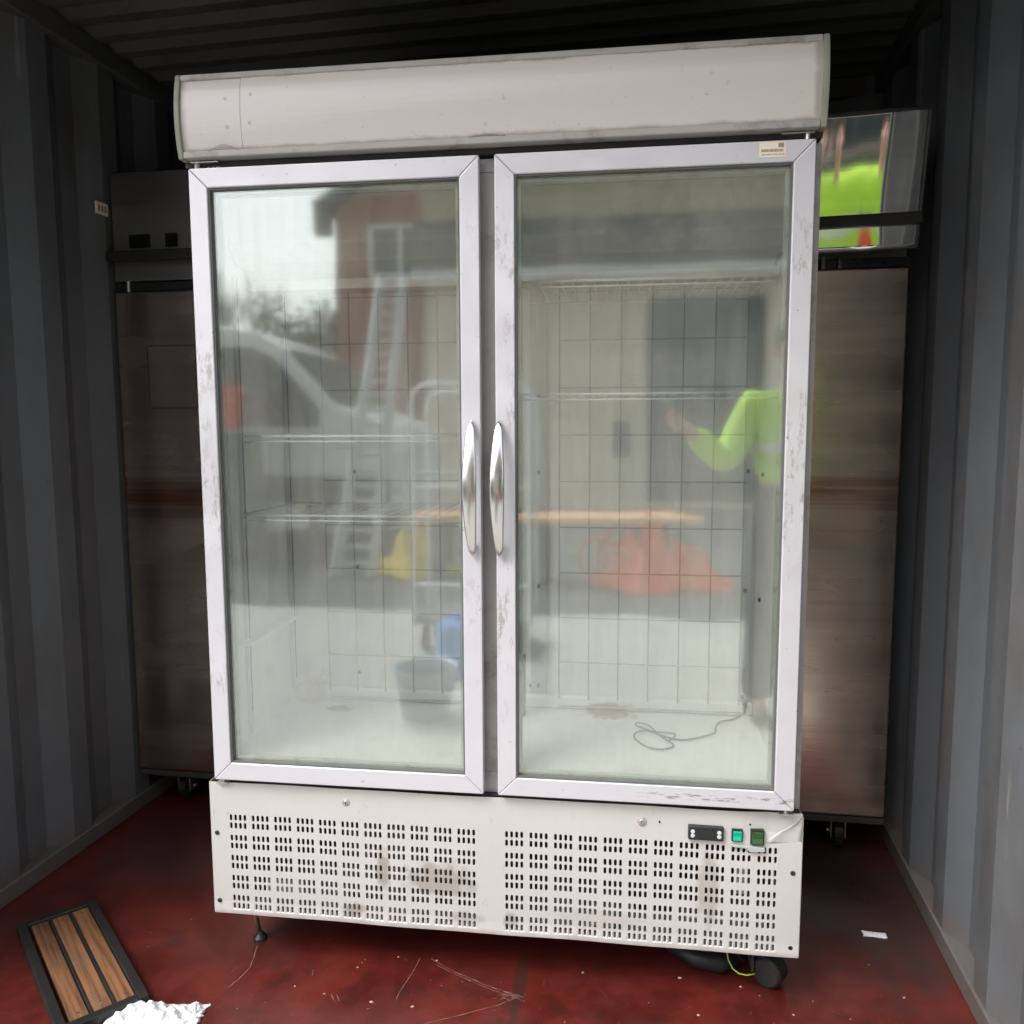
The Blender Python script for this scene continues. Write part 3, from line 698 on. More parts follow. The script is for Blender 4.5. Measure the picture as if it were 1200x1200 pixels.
# perforated base panel: every slot is a real hole
xsl = []; zsl = []
for k in range(11):
    for j in range(4): xsl.append(0.049+k*0.0536+j*0.0112)
for k in range(11):
    for j in range(4): xsl.append(0.692+k*0.0541+j*0.0112)
for k in range(5):
    zsl += [0.3535-k*0.0492, 0.3340-k*0.0492]
zsl.sort()
def cuts(centres, half, lo, hi, extra):
    s_ = {round(lo, 5), round(hi, 5)}
    for c_ in centres: s_.add(round(c_-half, 5)); s_.add(round(c_+half, 5))
    for e_ in extra:
        if all(abs(e_-q) > 0.002 for q in s_): s_.add(e_)
    out = sorted(s_); res = [out[0]]
    for v in out[1:]:
        if v-res[-1] > 0.00005: res.append(v)
    return res
px = cuts(xsl, 0.0056, 0.0, 1.32, [1.295, 1.302, 1.309, 0.655]); pz = cuts(zsl, 0.0096, 0.118, 0.437, [0.37, 0.376, 0.382, 0.388, 0.394, 0.4, 0.406, 0.412, 0.418, 0.424, 0.43])
def pdisp(x, z):
    y = 0.0012*math.sin(x*9)+0.0015*math.sin(x*23+z*9)*0.6
    # pushed-in top right corner above a diagonal crease
    ax, az, bx, bz = 1.235, 0.366, 1.325, 0.437
    nx, nz = -(bz-az), (bx-ax); L_ = math.hypot(nx, nz); s_ = ((x-ax)*nx+(z-az)*nz)/L_
    if x > 1.20 and z > 0.375:
        y += 0.004*min(1, max(0, (x-1.20)/0.05))*min(1, (z-0.375)/0.02)
    # bent edges
    if z < 0.13: y -= 0.0015
    return y
class VB:
    def __init__(s): s.v = []; s.f = []; s.d = {}
    def p(s, x, z):
        k_ = (round(x, 5), round(z, 5))
        if k_ not in s.d: s.d[k_] = len(s.v); s.v.append((x, pdisp(x, z), z))
        return s.d[k_]
vb = VB()
for i in range(len(px)-1):
    cx_ = next((c_ for c_ in xsl if abs((px[i]+px[i+1])/2-c_) < 0.0008), None)
    for j in range(len(pz)-1):
        cz_ = next((c_ for c_ in zsl if abs((pz[j]+pz[j+1])/2-c_) < 0.0008), None)
        A, B_, Cc, Dd = vb.p(px[i], pz[j]), vb.p(px[i+1], pz[j]), vb.p(px[i+1], pz[j+1]), vb.p(px[i], pz[j+1])
        if cx_ is None or cz_ is None: vb.f.append((A, B_, Cc, Dd)); continue
        a_, h1, b_, h2 = 0.0030, 0.0050, 0.0015, 0.0071
        q = lambda u, v: vb.p(cx_+u, cz_+v)
        r0, r1, t0, t1 = q(a_, -h1), q(a_, h1), q(b_, h2), q(-b_, h2)
        l0, l1, b0, b1 = q(-a_, h1), q(-a_, -h1), q(-b_, -h2), q(b_, -h2)
        vb.f += [(B_, Cc, r1, r0), (Cc, t0, r1), (Cc, Dd, t1, t0), (Dd, l0, t1), (Dd, A, l1, l0), (A, b0, l1), (A, B_, b1, b0), (B_, r0, b1)]
pmb = MB(); pmb.add(vb.v, vb.f); bp = pmb.build('base_panel', 'panel', FR)
sdf = bp.modifiers.new('solid', 'SOLIDIFY'); sdf.thickness = 0.0012; sdf.offset = -1
sf = MB(); sf.box(-0.0016, -0.0004, -0.0, 0.06, 0.1185, 0.4365); sf.box(1.3204, 1.3216, 0.0, 0.06, 0.1185, 0.43); sf.box(0.0, 1.32, 0.003, 0.035, 0.1168, 0.1178)
sf.build('panel_flange', 'panel', bp)
fv = []; ff = []; cr_ = [(1.3185, 0.4368), (1.306, 0.421), (1.290, 0.4085), (1.272, 0.398), (1.258, 0.387), (1.248, 0.376), (1.246, 0.366)]
for i, (x_, z_) in enumerate(cr_):
    for j in range(7):
        u = j/6; xx = x_+(1.3195-x_)*u
        fv.append((xx, pdisp(xx, z_)*0.0+0.0006*0-0.0005*(i < 6)-0.0003-0.0045*(1-u)**2*min(1, (z_-0.366)/0.02)+min(pdisp(xx, 0.366), 0.001)*(i == 6), z_))
for i in range(6):
    for j in range(6): ff.append((i*7+j, i*7+j+1, (i+1)*7+j+1, (i+1)*7+j))
o = MB().add(fv, ff).build('bent_corner', 'panel', bp, smooth=True); q_ = o.modifiers.new('solid', 'SOLIDIFY'); q_.thickness = 0.0004; q_.offset = 0
# fixings on the panel
def disc(x, z, r, mat, nm, y=-0.002, th=0.003, parent=bp):
    return MB().lathe([(r, th), (r, 0.0008), (r*0.8, 0.0)], (x, y, z), 'y', 18).build(nm, mat, parent)
for x_, z_ in ((0.0135, 0.314), (0.0125, 0.148), (1.303, 0.307), (1.303, 0.139)): disc(x_, z_, 0.0052, 'black', 'black_screw', -0.0035, 0.005)
for x_, z_ in ((0.326, 0.406), (0.986, 0.402)):
    o = disc(x_, z_, 0.0095, 'lockring', 'lock', -0.0032, 0.0045) if MT.setdefault('lockring', simple('pinkish grey lock', (0.48, 0.41, 0.41), 0.4, 0.4)) else None
    disc(x_, z_, 0.0055, 'zinc', 'lock_barrel', -0.005, 0.003, FR); MB().box(x_-0.0008, x_+0.0008, -0.0056, -0.0051, z_-0.0035, z_+0.0035).build('keyhole', 'black', FR)
for x_, z_ in ((1.024, 0.403), (1.185, 0.411), (1.213, 0.409)): disc(x_, z_, 0.0022, 'black', 'panel_screw', -0.0025, 0.003)
# controller
ct_ = MB().box(1.084, 1.158, -0.012, 0.004, 0.372, 0.403).build('controller', 'black', FR, 0.003, seg=3)
MB().box(1.103, 1.139, -0.0128, -0.0118, 0.378, 0.3975).build('display', 'screen', ct_, 0.0004)
for x_ in (1.0935, 1.1485):
    for z_ in (0.3915, 0.3825): MB().lathe([(0.0045, 0.0012), (0.0045, 0.0004), (0.003, 0)], (x_, -0.0128, z_), 'y', 14).build('controller_button', 'button', ct_)
for x_, w2, mt_, z_, hh in ((1.186, 0.0115, 'sw_green', 0.386, 0.0135), (1.2275, 0.014, 'sw_dark', 0.384, 0.0165)):
    b_ = MB().box(x_-w2, x_+w2, -0.009, 0.012, z_-hh, z_+hh).build('rocker_switch', 'black', FR, 0.0015)
    c2 = MB().prism([(-0.014, z_+hh-.003), (-0.0095, z_+hh-.003), (-0.0095, z_-hh+.003), (-0.0105, z_-hh+.003), (-0.011, z_-.001)], x_-w2+.0028, x_+w2-.0028, 'x').build('rocker', mt_, b_, 0.0006)
# torn clear switch cover remnants below the switches
cvr = MB(); cvr.prism([(1.172, 0.366), (1.206, 0.3645), (1.243, 0.362), (1.244, 0.354), (1.212, 0.352), (1.206, 0.359), (1.174, 0.361)], -0.010, -0.004)
cvr.build('broken_switch_cover', 'cover', FR, 0.001) if MT.setdefault('cover', simple('cloudy plastic cover', (0.36, 0.39, 0.38), 0.15)) else None

# feet
lg = MB(); lg.tube([(0.040, 0.095, 0.125), (0.052, 0.09, 0.07), (0.066, 0.085, 0.018)], 0.0055, 10); lg.build('levelling_leg', 'brass', FR, smooth=True)
MB().lathe([(0.016, 0.0), (0.016, 0.006), (0.009, 0.014), (0.006, 0.02)], (0.068, 0.085, 0.0), 'z', 16).build('foot', 'black', FR)
MB().cyl((0.07, 0.44, 0.0), (0.07, 0.44, 0.125), 0.012, 12).build('rear_leg', 'dark', FR); MB().cyl((1.25, 0.44, 0.0), (1.25, 0.44, 0.125), 0.012, 12).build('rear_leg', 'dark', FR)
cw = MB(); cw.box(1.225, 1.31, 0.06, 0.13, 0.108, 0.1245); cw.box(1.235, 1.241, 0.065, 0.12, 0.03, 0.108)
q = cw.build('front_castor', 'dark', FR, 0.001)
A_ = Matrix.Translation((1.276, 0.075, 0.0355)) @ Matrix.Rotation(R(-35), 4, 'Z')
mbw = MB(A_); mbw.lathe([(0.012, -0.026), (0.029, -0.024), (0.035, -0.018), (0.035, 0.018), (0.029, 0.024)], (0, 0, 0), 'y', 28); mbw.build('wheel', 'rubber', q, smooth=False)
# black hose / junction and earth wire hanging under the base
hz = MB(); hz.tube([(1.06, 0.14, 0.03), (1.12, 0.11, 0.024), (1.17, 0.10, 0.022), (1.22, 0.12, 0.028)], [.014, .022, .022, .012], 12)
hz.build('drain_hose', 'rubber', FR, smooth=True)
ew = MB(); ew.tube([(1.176, 0.07, 0.118), (1.178, 0.062, 0.09), (1.183, 0.055, 0.062), (1.192, 0.05, 0.046), (1.205, 0.046, 0.038), (1.222, 0.045, 0.036), (1.24, 0.05, 0.037)], 0.0016, 6)
ew.build('earth_wire', 'yellowgreen', FR, smooth=True)
for (p0, p1) in (((1.10, 0.06, 0.118), (1.15, 0.08, 0.06)), ((1.19, 0.06, 0.118), (1.22, 0.07, 0.05)), ((1.13, 0.06, 0.118), (1.18, 0.06, 0.105))):
    MB().tube([p0, ((p0[0]+p1[0])/2, p0[1], (p0[2]+p1[2])/2-.012), p1], 0.0028, 6).build('loose_cable', 'rubber', FR, smooth=True)

# ------------------------------------------------------------------ loose things in and around
CP = [(1.258, 0.416), (1.225, 0.375), (1.192, 0.352), (1.176, 0.32), (1.17, 0.285), (1.14, 0.253), (1.088, 0.23), (1.045, 0.247), (1.010, 0.275), (0.978, 0.308), (0.984, 0.325), (1.010, 0.305), (1.038, 0.246), (1.065, 0.195), (1.034, 0.166), (0.996, 0.187), (0.972, 0.238), (0.990, 0.27), (1.03, 0.272), (1.07, 0.267), (1.068, 0.24), (1.055, 0.222)]
def smoothpts(P, n=5):
    out = []
    for i in range(len(P)-1):
        p = [Vector(P[max(0, i-1)]), Vector(P[i]), Vector(P[i+1]), Vector(P[min(len(P)-1, i+2)])]
        for k in range(n):
            t = k/n; out.append(0.5*((2*p[1])+(-p[0]+p[2])*t+(2*p[0]-5*p[1]+4*p[2]-p[3])*t*t+(-p[0]+3*p[1]-3*p[2]+p[3])*t**3))
    out.append(Vector(P[-1])); return out
cp = smoothpts([(a, b, LZ0-0.012+0.012*((b-YI)/(LY-YI))+0.0035+0.002*(i % 3 == 2)) for i, (a, b) in enumerate(CP)])
cb = MB().tube(cp, 0.0022, 6).build('loose_cable', 'cordgrey', smooth=True)
tag(cb, 'thin grey cable looped on the white floor inside the right half of the fridge', 'cable')
pl = MB().box(1.250, 1.266, 0.405, 0.42, 0.503, 0.535).build('plug', 'greenplug', cb, 0.003)

def crumple(name, x0, y0, lx, ly, h, ang, mat, seed, lab, cat, nx=14, ny=8, z0=0.0, rnd_=False):
    rnd = random.Random(seed); mb = MB(); vs = []; ph_ = [rnd.uniform(0, 6) for _ in range(3)]
    for j in range(ny+1):
        for i in range(nx+1):
            u, v = i/nx-0.5, j/ny-0.5
            edge = 1+0.05*rnd.uniform(-1, 1)
            x, y = u*lx*edge, v*ly*edge
            if rnd_:
                y *= math.sqrt(max(0.02, 1-(2*u)**2))*(1+0.25*math.sin(u*11+ph_[0])); x *= 1+0.12*math.sin(v*9+ph_[1])
            w_ = 0.55+0.25*math.sin(u*9+v*5+ph_[0])+0.22*math.sin(u*21-v*9+ph_[1])+0.15*math.sin(u*33+v*17+ph_[2])
            z = z0+0.002+h*max(0, (1-(2*v)**2))*max(0.1, w_)*(1-(2*abs(u))**(2 if rnd_ else 6))
            vs.append((x0+x*math.cos(ang)-y*math.sin(ang), y0+x*math.sin(ang)+y*math.cos(ang), z))
    fs = [(j*(nx+1)+i, j*(nx+1)+i+1, (j+1)*(nx+1)+i+1, (j+1)*(nx+1)+i) for j in range(ny) for i in range(nx)]
    o = mb.add(vs, fs).build(name, mat)
    s_ = o.modifiers.new('solid', 'SOLIDIFY'); s_.thickness = 0.0012
    return tag(o, lab, cat)
w1 = crumple('plastic_wrapper', -0.035, -0.205, 0.20, 0.085, 0.034, R(8), 'paper', 3, 'crumpled white plastic wrapper on the red floor beside the slatted wood', 'wrapper', 30, 14)
MB().tube([(0.045, -0.185, 0.004), (0.047, -0.183, 0.03)], 0.003, 6).build('twisted_end', 'paper', w1)
crumple('paper_scrap', 1.565, 0.288, 0.055, 0.022, 0.005, R(-4), 'paper', 5, 'small white torn paper scrap on the red floor right of the fridge', 'paper', 8, 4)

# slatted wooden frame lying at the lower left
dn = Vector((0.19, -0.175, 0)).normalized(); nn = Vector((-dn.y, dn.x, 0)); nn = -nn if nn.x > 0 else nn   # nn points down-left
BT = Matrix(((dn.x, nn.x, 0, -0.42), (dn.y, nn.y, 0, 0.155), (0, 0, 1, 0), (0, 0, 0, 1)))
sl2 = thing('slatted_frame', 'black metal frame with brown wooden slats lying on the floor at lower left', 'frame', (-0.3, 0, 0))
fb = MB(BT); L0, L1, W0 = 0.0, 0.475, 0.158
fb.box(L0, L1, 0.0, 0.020, 0.002, 0.026); fb.box(L0, L1, W0, W0+0.02, 0.002, 0.026); fb.box(L0, L0+0.02, 0.0205, W0-.0005, 0.002, 0.026); fb.box(L1-0.02, L1, 0.0205, W0-.0005, 0.002, 0.026)
fb.box(L0+.021, L1-.021, 0.0585, 0.0655, 0.002, 0.022); fb.box(L0+.021, L1-.021, 0.1035, 0.1105, 0.002, 0.022); 
fb.build('metal_frame', 'blackmetal', sl2, 0.002)
for k_ in range(3):
    a = 0.0215+k_*0.0455; MB(BT).box(L0+0.021, L1-0.021, a, a+0.0365, 0.005, 0.020).build('slat', 'wood', sl2, 0.0015)
    for u_ in (L0+0.045, L1-0.045): MB(BT).cyl((u_, a+0.018, 0.0195), (u_, a+0.018, 0.0212), 0.0035, 10).build('slat_screw', 'zinc', sl2)

# ------------------------------------------------------------------ the yard behind the camera (seen in the glass and steel)
def m_brick():
    t = NT('red brick'); b = t.n('ShaderNodeTexBrick'); t.l(t.coord((1, 1, 1), rot=(R(90), 0, 0)), b.inputs['Vector'])
    b.inputs['Color1'].default_value = (0.30, 0.065, 0.05, 1); b.inputs['Color2'].default_value = (0.38, 0.095, 0.07, 1); b.inputs['Mortar'].default_value = (0.25, 0.2, 0.17, 1)
    b.inputs['Scale'].default_value = 1.0; b.inputs['Brick Width'].default_value = 0.225; b.inputs['Row Height'].default_value = 0.075; b.inputs['Mortar Size'].default_value = 0.01
    t.pbsdf(b.outputs['Color'], 0.8); return t.m
MT['brick'] = m_brick()
MT['buff'] = simple('buff render', (0.50, 0.45, 0.33), 0.8, dirt=(0.25, 0.23, 0.18))
MT['cream'] = simple('cream cladding', (0.74, 0.64, 0.51), 0.7, dirt=(0.62, 0.54, 0.44))
MT['roofd'] = simple('dark slate roof', (0.07, 0.085, 0.095), 0.6)
MT['upvc'] = simple('white window frame', (0.8, 0.8, 0.78), 0.4)
MT['wglass'] = simple('dark window glass', (0.05, 0.07, 0.075), 0.1)
MT['van'] = simple('white van paint', (0.66, 0.68, 0.69), 0.2, 0.0, var=0.03)
MT['vglass'] = simple('dark van glass and doorway shade', (0.02, 0.025, 0.03), 0.3)
MT['hivis'] = simple('neon yellow fabric', (0.46, 0.80, 0.06), 0.8, var=0.3, scale=7, bump=1.0, bscale=14)
MT['tape'] = simple('silver reflective tape', (0.6, 0.6, 0.6), 0.4, 0.3)
MT['trouser'] = simple('dark work trousers', (0.02, 0.025, 0.035), 0.9)
MT['skin'] = simple('skin', (0.50, 0.28, 0.20), 0.55, var=0.06)
MT['hair'] = simple('dark brown hair', (0.03, 0.018, 0.012), 0.6, bump=0.5, bscale=200)
MT['yellow'] = simple('yellow plastic', (0.85, 0.62, 0.05), 0.4)
MT['orange'] = simple('orange plastic', (0.85, 0.13, 0.03), 0.5)
MT['plank'] = simple('pale orange pine', (0.75, 0.42, 0.2), 0.7, var=0.2, stretch=(0.3, 1, 6))
MT['blue'] = simple('blue plastic', (0.05, 0.22, 0.6), 0.4)
MT['ltblue'] = simple('pale blue plastic', (0.36, 0.45, 0.50), 0.4)
MT['red'] = simple('red plastic', (0.7, 0.03, 0.02), 0.4)
MT['alu'] = simple('pale aluminium', (0.45, 0.46, 0.45), 0.5, 0.2)
MT['white'] = simple('white painted steel', (0.82, 0.82, 0.8), 0.35)
MT['phone'] = simple('grey phone back', (0.22, 0.22, 0.22), 0.4)
MT['leaf'] = simple('hedge leaves', (0.10, 0.12, 0.085), 0.7, var=0.5, scale=3)
MT['bark'] = simple('bark', (0.14, 0.12, 0.10), 0.9)

hs_ = thing('brick_house', 'two storey gabled house of red brick and buff render facing the yard', 'house', (1, -18, -0.12))
MB().box(-5.2, -3.3, -24, -15.6, -0.12, 6.15).build('brick_wall', 'brick', hs_)
MB().box(-3.3, 11, -24, -15.65, -0.12, 6.15).build('rendered_wall', 'buff', hs_)
MB().prism([(-5.2, 6.151), (11, 6.151), (2.9, 11.5)], -24, -15.62).build('gable_wall', 'buff', hs_)
MB().prism([(-5.6, 5.95), (-5.35, 5.75), (2.9, 11.62), (11.2, 5.75), (11.5, 5.95), (2.9, 12.1)], -24.3, -15.3).build('roof', 'roofd', hs_)
MB().box(-5.55, -5.25, -15.6, -15.3, 5.3, 6.0).build('eaves_box', 'roofd', hs_)
for (x0_, x1_, z0_, z1_) in ((-4.4, -2.6, 4.40, 5.50), (-0.5, 1.6, 4.4, 5.5), (4, 6, 4.4, 5.5)):
    wf = MB(); wf.box(x0_, x0_+.09, -15.6, -15.52, z0_, z1_); wf.box(x1_-.09, x1_, -15.6, -15.52, z0_, z1_); wf.box(x0_+.09, x1_-.09, -15.6, -15.52, z0_, z0_+.1); wf.box(x0_+.09, x1_-.09, -15.6, -15.52, z1_-.08, z1_)
    for q_ in (0.36, 0.7): wf.box(x0_+(x1_-x0_)*q_-.05, x0_+(x1_-x0_)*q_+.05, -15.6, -15.53, z0_+.1, z1_-.08)
    o = wf.build('window', 'upvc', hs_); MB().box(x0_+.05, x1_-.05, -15.649, -15.585, z0_+.05, z1_-.05).build('pane', 'wglass', o)
un = thing('cream_workshop', 'single storey cream clad workshop with low dark roof and dark door', 'building', (3, -12, -0.12))
MB().box(-2.3, 9, -14.8, -12, -0.12, 3.75).build('wall', 'cream', un)
MB().prism([(-2.5, 3.76), (9.2, 3.76), (9.2, 4.6), (-2.5, 4.6)], -14.9, -11.8).build('roof', 'roofd', un)
MB().box(-2.5, 9.2, -11.79, -11.65, 3.66, 3.80).build('gutter', 'upvc', un)
MB().box(1.35, 3.2, -12.0, -11.95, 0.0, 3.3).build('door', 'wglass', un)
for k_ in range(8): MB().box(-2.2+k_*0.45, -2.18+k_*0.45, -12.0, -11.985, 0, 3.7).build('cladding_rib', 'cream', un)
bw = MB().box(-14, -5.3, -16.2, -16.0, -0.12, 2.9).build('boundary_wall', 'cream'); tag(bw, 'pale boundary wall running left from the brick house', 'wall')

def hedge():
    rnd = random.Random(2); mb = MB()
    for i in range(34000):
        x = rnd.uniform(-22, -5.8); top = 3.9+0.5*math.sin(x*1.3)+0.35*math.sin(x*3.1)+rnd.uniform(-.5, .6); z = rnd.uniform(0, 1)**0.8*top; y = -22+rnd.uniform(-1, 1)
        a = rnd.uniform(0, 6.28); r_ = rnd.uniform(.04, .10); b_ = rnd.uniform(-.7, .7)
        mb.add([(x-r_*math.cos(a), y-r_*math.sin(a), z), (x, y+b_*r_, z+r_), (x+r_*math.cos(a), y+r_*math.sin(a), z), (x, y-b_*r_, z-r_)], [(0, 1, 2, 3)])
    o = mb.build('hedge', 'leaf', kind='stuff'); return o
hedge()['label'] = 'dark ragged hedge beyond the pale boundary wall'
def baretree(x, y, h, seed, lab):
    rnd = random.Random(seed); t = thing('bare_tree', lab, 'tree', (x, y, -0.12), 'bare trees beyond the hedge')
    tk = MB(); tk.tube([(x, y, -0.12), (x+.05, y, h*.4), (x, y, h*.62)], [.16, .11, .07], 8); tk.build('trunk', 'bark', t)
    cr = MB()
    def br(p, d, L_, r_, dep):
        q_ = p+d*L_; cr.tube([p, p+d*L_*.5+Vector((rnd.uniform(-.06, .06), 0, .03)), q_], [r_, r_*.8, r_*.6], 4)
        if dep:
            for k_ in range(5):
                nd = (d+Vector((rnd.uniform(-.8, .8), rnd.uniform(-.8, .8), rnd.uniform(-.1, .5)))).normalized(); br(p+d*L_*rnd.uniform(.5, 1), nd, L_*rnd.uniform(.5, .75), r_*.55, dep-1)
    for k_ in range(6): br(Vector((x, y, h*(.35+.05*k_))), Vector((rnd.uniform(-1, 1), rnd.uniform(-1, 1), 1.2)).normalized(), h*.24, .05, 3)
    cr.build('crown', 'bark', t)
baretree(-11.6, -24, 6.2, 1, 'taller bare tree beyond the hedge, nearer the house')
baretree(-14.9, -24, 5.0, 4, 'shorter bare tree beyond the hedge, farther from the house')

vn = thing('parked_van', 'white panel van parked side on in the yard with its side door open', 'van', (-4.5, -8, -0.12))
side = [(-7.2, 0.3), (-7.2, 2.25), (-7.0, 2.36), (-3.5, 2.38), (-3.1, 2.32), (-2.75, 2.1), (-2.2, 1.5), (-1.95, 1.42), (-1.6, 1.28), (-1.45, 1.0), (-1.42, 0.3), (-1.75, 0.28)]
arch = lambda cx: [(cx+0.40*math.cos(a), 0.25+0.40*math.sin(a)) for a in [math.pi*k_/8 for k_ in range(9)]]
poly = side+arch(-2.25)+arch(-6.1)
MB().prism(poly, -9.0, -7.05).build('body', 'van', vn, 0.05, seg=3)
for pts in ([(-3.78, 1.25), (-3.78, 2.17), (-3.15, 2.15), (-2.88, 2.02), (-2.38, 1.45), (-2.4, 1.25)],):
    MB().prism(pts, -7.06, -7.035).build('side_window', 'vglass', vn)
MB().add([(-2.72, -7.15, 2.09), (-2.72, -8.9, 2.09), (-2.2, -8.9, 1.55), (-2.2, -7.15, 1.55), (-2.70, -7.15, 2.12), (-2.70, -8.9, 2.12), (-2.17, -8.9, 1.56), (-2.17, -7.15, 1.56)],
         [(0, 1, 2, 3), (4, 5, 6, 7), (0, 1, 5, 4), (1, 2, 6, 5), (2, 3, 7, 6), (3, 0, 4, 7)]).build('windscreen', 'vglass', vn)
MB().box(-5.9, -3.85, -7.052, -7.036, 0.38, 2.15).build('doorway_shade_panel', 'vglass', vn)  # flat dark panel stands in for the shade inside the open doorway
MB().box(-3.5, -1.6, -7.05, -7.03, 0.42, 0.72).build('side_moulding', 'black', vn)
for wx in (-2.25, -6.1):
    for wy in (-7.25, -8.8):
        o = MB().lathe([(0.2, -0.1), (0.33, -0.09), (0.33, 0.09), (0.2, 0.1)], (wx, wy, 0.21), 'y', 24).build('wheel', 'rubber', vn)
        MB().lathe([(0.19, 0.0), (0.19, 0.03), (0.05, 0.05)], (wx, wy+0.09, 0.21), 'y', 16).build('rim', 'alu', o)
MB().box(-1.62, -1.43, -7.3, -7.03, 0.95, 1.15).build('headlight', 'white', vn, 0.02)
MB().box(-2.75, -2.6, -7.03, -6.85, 1.45, 1.68).build('door_mirror', 'black', vn, 0.02)

rb = thing('red_barrow', 'red plastic tub standing on a crate beside the van', 'tub', (-3.2, -6.4, -0.12))
MB().lathe([(0.16, 0.0), (0.22, 0.42), (0.23, 0.45)], (-3.15, -6.3, 1.22), 'z', 18).build('tub', 'red', rb)
MB().box(-3.45, -2.85, -6.6, -6.05, -0.12, 1.2).build('crate', 'roofd', rb, 0.01)

ld = thing('ladder', 'pale aluminium ladder leaning in the yard in front of the workshop', 'ladder', (-1.4, -6, -0.12))
def LP(t, sx): return Vector((-1.48+0.03*t+sx*(0.17-0.05*t), -5.4-1.4*t, -0.12+2.95*t))
for sx in (-1, 1): MB().tube([LP(0, sx), LP(1, sx)], 0.055, 4).build('rail', 'alu', ld)
for k_ in range(20): MB().cyl(LP(.04+.048*k_, -1), LP(.04+.048*k_, 1), 0.022, 8).build('rung', 'alu', ld)

tr = thing('white_trolley', 'white tubular trolley with a tall curved handle standing in the yard', 'trolley', (0.05, -3.2, -0.12))
def hoop(y, dz=0): return [(-0.30, y, 0.05), (-0.30, y, 1.38+dz), (-0.285, y, 1.45+dz), (-0.23, y, 1.495+dz), (-0.15, y, 1.505+dz), (0.28, y, 1.505+dz), (0.36, y, 1.495+dz), (0.40, y, 1.44+dz), (0.40, y, 0.05)]
MB().tube(hoop(-3.05), 0.013, 8).build('front_hoop', 'white', tr, smooth=True)
MB().tube(hoop(-3.45, -.03), 0.013, 8).build('rear_hoop', 'white', tr, smooth=True)
for z in (0.98, 0.90, 0.3): MB().cyl((-0.30, -3.05, z), (0.40, -3.05, z), 0.011, 8).build('cross_bar', 'ltblue' if z > .95 else 'white', tr)
MB().box(-0.30, 0.40, -3.5, -3.03, 0.06, 0.09).build('deck', 'roofd', tr, 0.005)
for wx in (-0.24, 0.34):
    for wy in (-3.1, -3.42): MB().lathe([(0.05, -0.015), (0.08, -0.012), (0.08, 0.012), (0.05, 0.015)], (wx, wy, -0.04), 'x', 16).build('wheel', 'rubber', tr)

pp = thing('pine_planks', 'stack of pale orange pine planks lying on low trestles', 'planks', (0.8, -5.5, -0.12))
for k_ in range(4): MB().box(0.02-0.05*k_, 1.42+0.07*k_, -5.75+0.13*k_, -5.63+0.13*k_, 0.42, 0.47).build('plank', 'plank', pp, 0.004)
for k_ in range(3): MB().box(-1.0+0.03*k_, 0.0, -5.75+0.13*k_, -5.63+0.13*k_, 0.42, 0.47).build('plank', 'plank', pp, 0.004)
for x_ in (-0.7, 0.25, 1.25): MB().box(x_, x_+.09, -5.75, -5.25, -0.12, 0.415).build('trestle', 'dark', pp)
yb_ = crumple('yellow_sack', -0.92, -5.55, 0.85, 0.5, 0.50, 0.1, 'yellow', 8, 'slumped yellow plastic sack lying in the yard', 'sack', 24, 14, 0.02-0.12, True)
oc = thing('orange_hose', 'tangled orange hose coiled in a heap in the yard', 'hose', (1.1, -5, -0.12))
for k_ in range(7):
    cx, cyy, r_ = 0.75+0.13*k_, -5.35+random.uniform(-.1, .1), random.uniform(.16, .26)
    pts = [(cx+r_*math.cos(a)*.8, cyy+0.15*math.sin(a*1.0+k_), r_+r_*math.sin(a)-.10) for a in [math.tau*j/22 for j in range(22)]]
    MB().tube(pts, 0.017, 6, closed=True).build('coil', 'orange', oc, smooth=True)
crumple('orange_sheet', 1.28, -5.3, 1.1, 0.6, 0.62, 0.05, 'orange', 9, 'crumpled orange netting sheet beside the hose heap', 'sheet', 28, 16, -0.12, True)
bd = MB().lathe([(0.10, 0.0), (0.12, 0.02), (0.12, 0.28), (0.10, 0.30), (0.03, 0.31), (0.03, 0.34)], (0.05, -2.65, -0.12), 'z', 22).build('blue_drum', 'blue')
tag(bd, 'small blue plastic drum with a cap on the yard', 'drum')
bt = MB().lathe([(0.11, 0.0), (0.15, 0.22), (0.16, 0.23), (0.155, 0.24), (0.14, 0.23), (0.105, 0.02)], (0.02, -2.0, -0.12), 'z', 24).build('blue_tub', 'ltblue')
tag(bt, 'pale blue plastic tub standing open on the yard', 'tub')

# the person taking the photograph
PE = Vector((1.71, -2.16, -0.12))
def skin(name, pts, edges, mat, parent, sub=2, root=0):
    me = bpy.data.meshes.new(name); me.from_pydata([PE+Vector(p[:3]) for p in pts], edges, []); me.materials.append(MT[mat])
    o = bpy.data.objects.new(name, me); C.objects.link(o)
    if parent is not None:
        o.parent = parent
        if parent.type == 'EMPTY': o.matrix_parent_inverse = Matrix.Translation(-parent.location)
    md = o.modifiers.new('skin', 'SKIN'); md.use_smooth_shade = True
    for i, p in enumerate(pts):
        sv = me.skin_vertices[0].data[i]; sv.radius = (p[3], p[4] if len(p) > 4 else p[3]); sv.use_root = (i == root)
    sb_ = o.modifiers.new('sub', 'SUBSURF'); sb_.levels = sub; sb_.render_levels = sub
    return o
P = thing('person', 'person in a neon yellow jacket and dark trousers holding up a phone', 'person', tuple(PE))
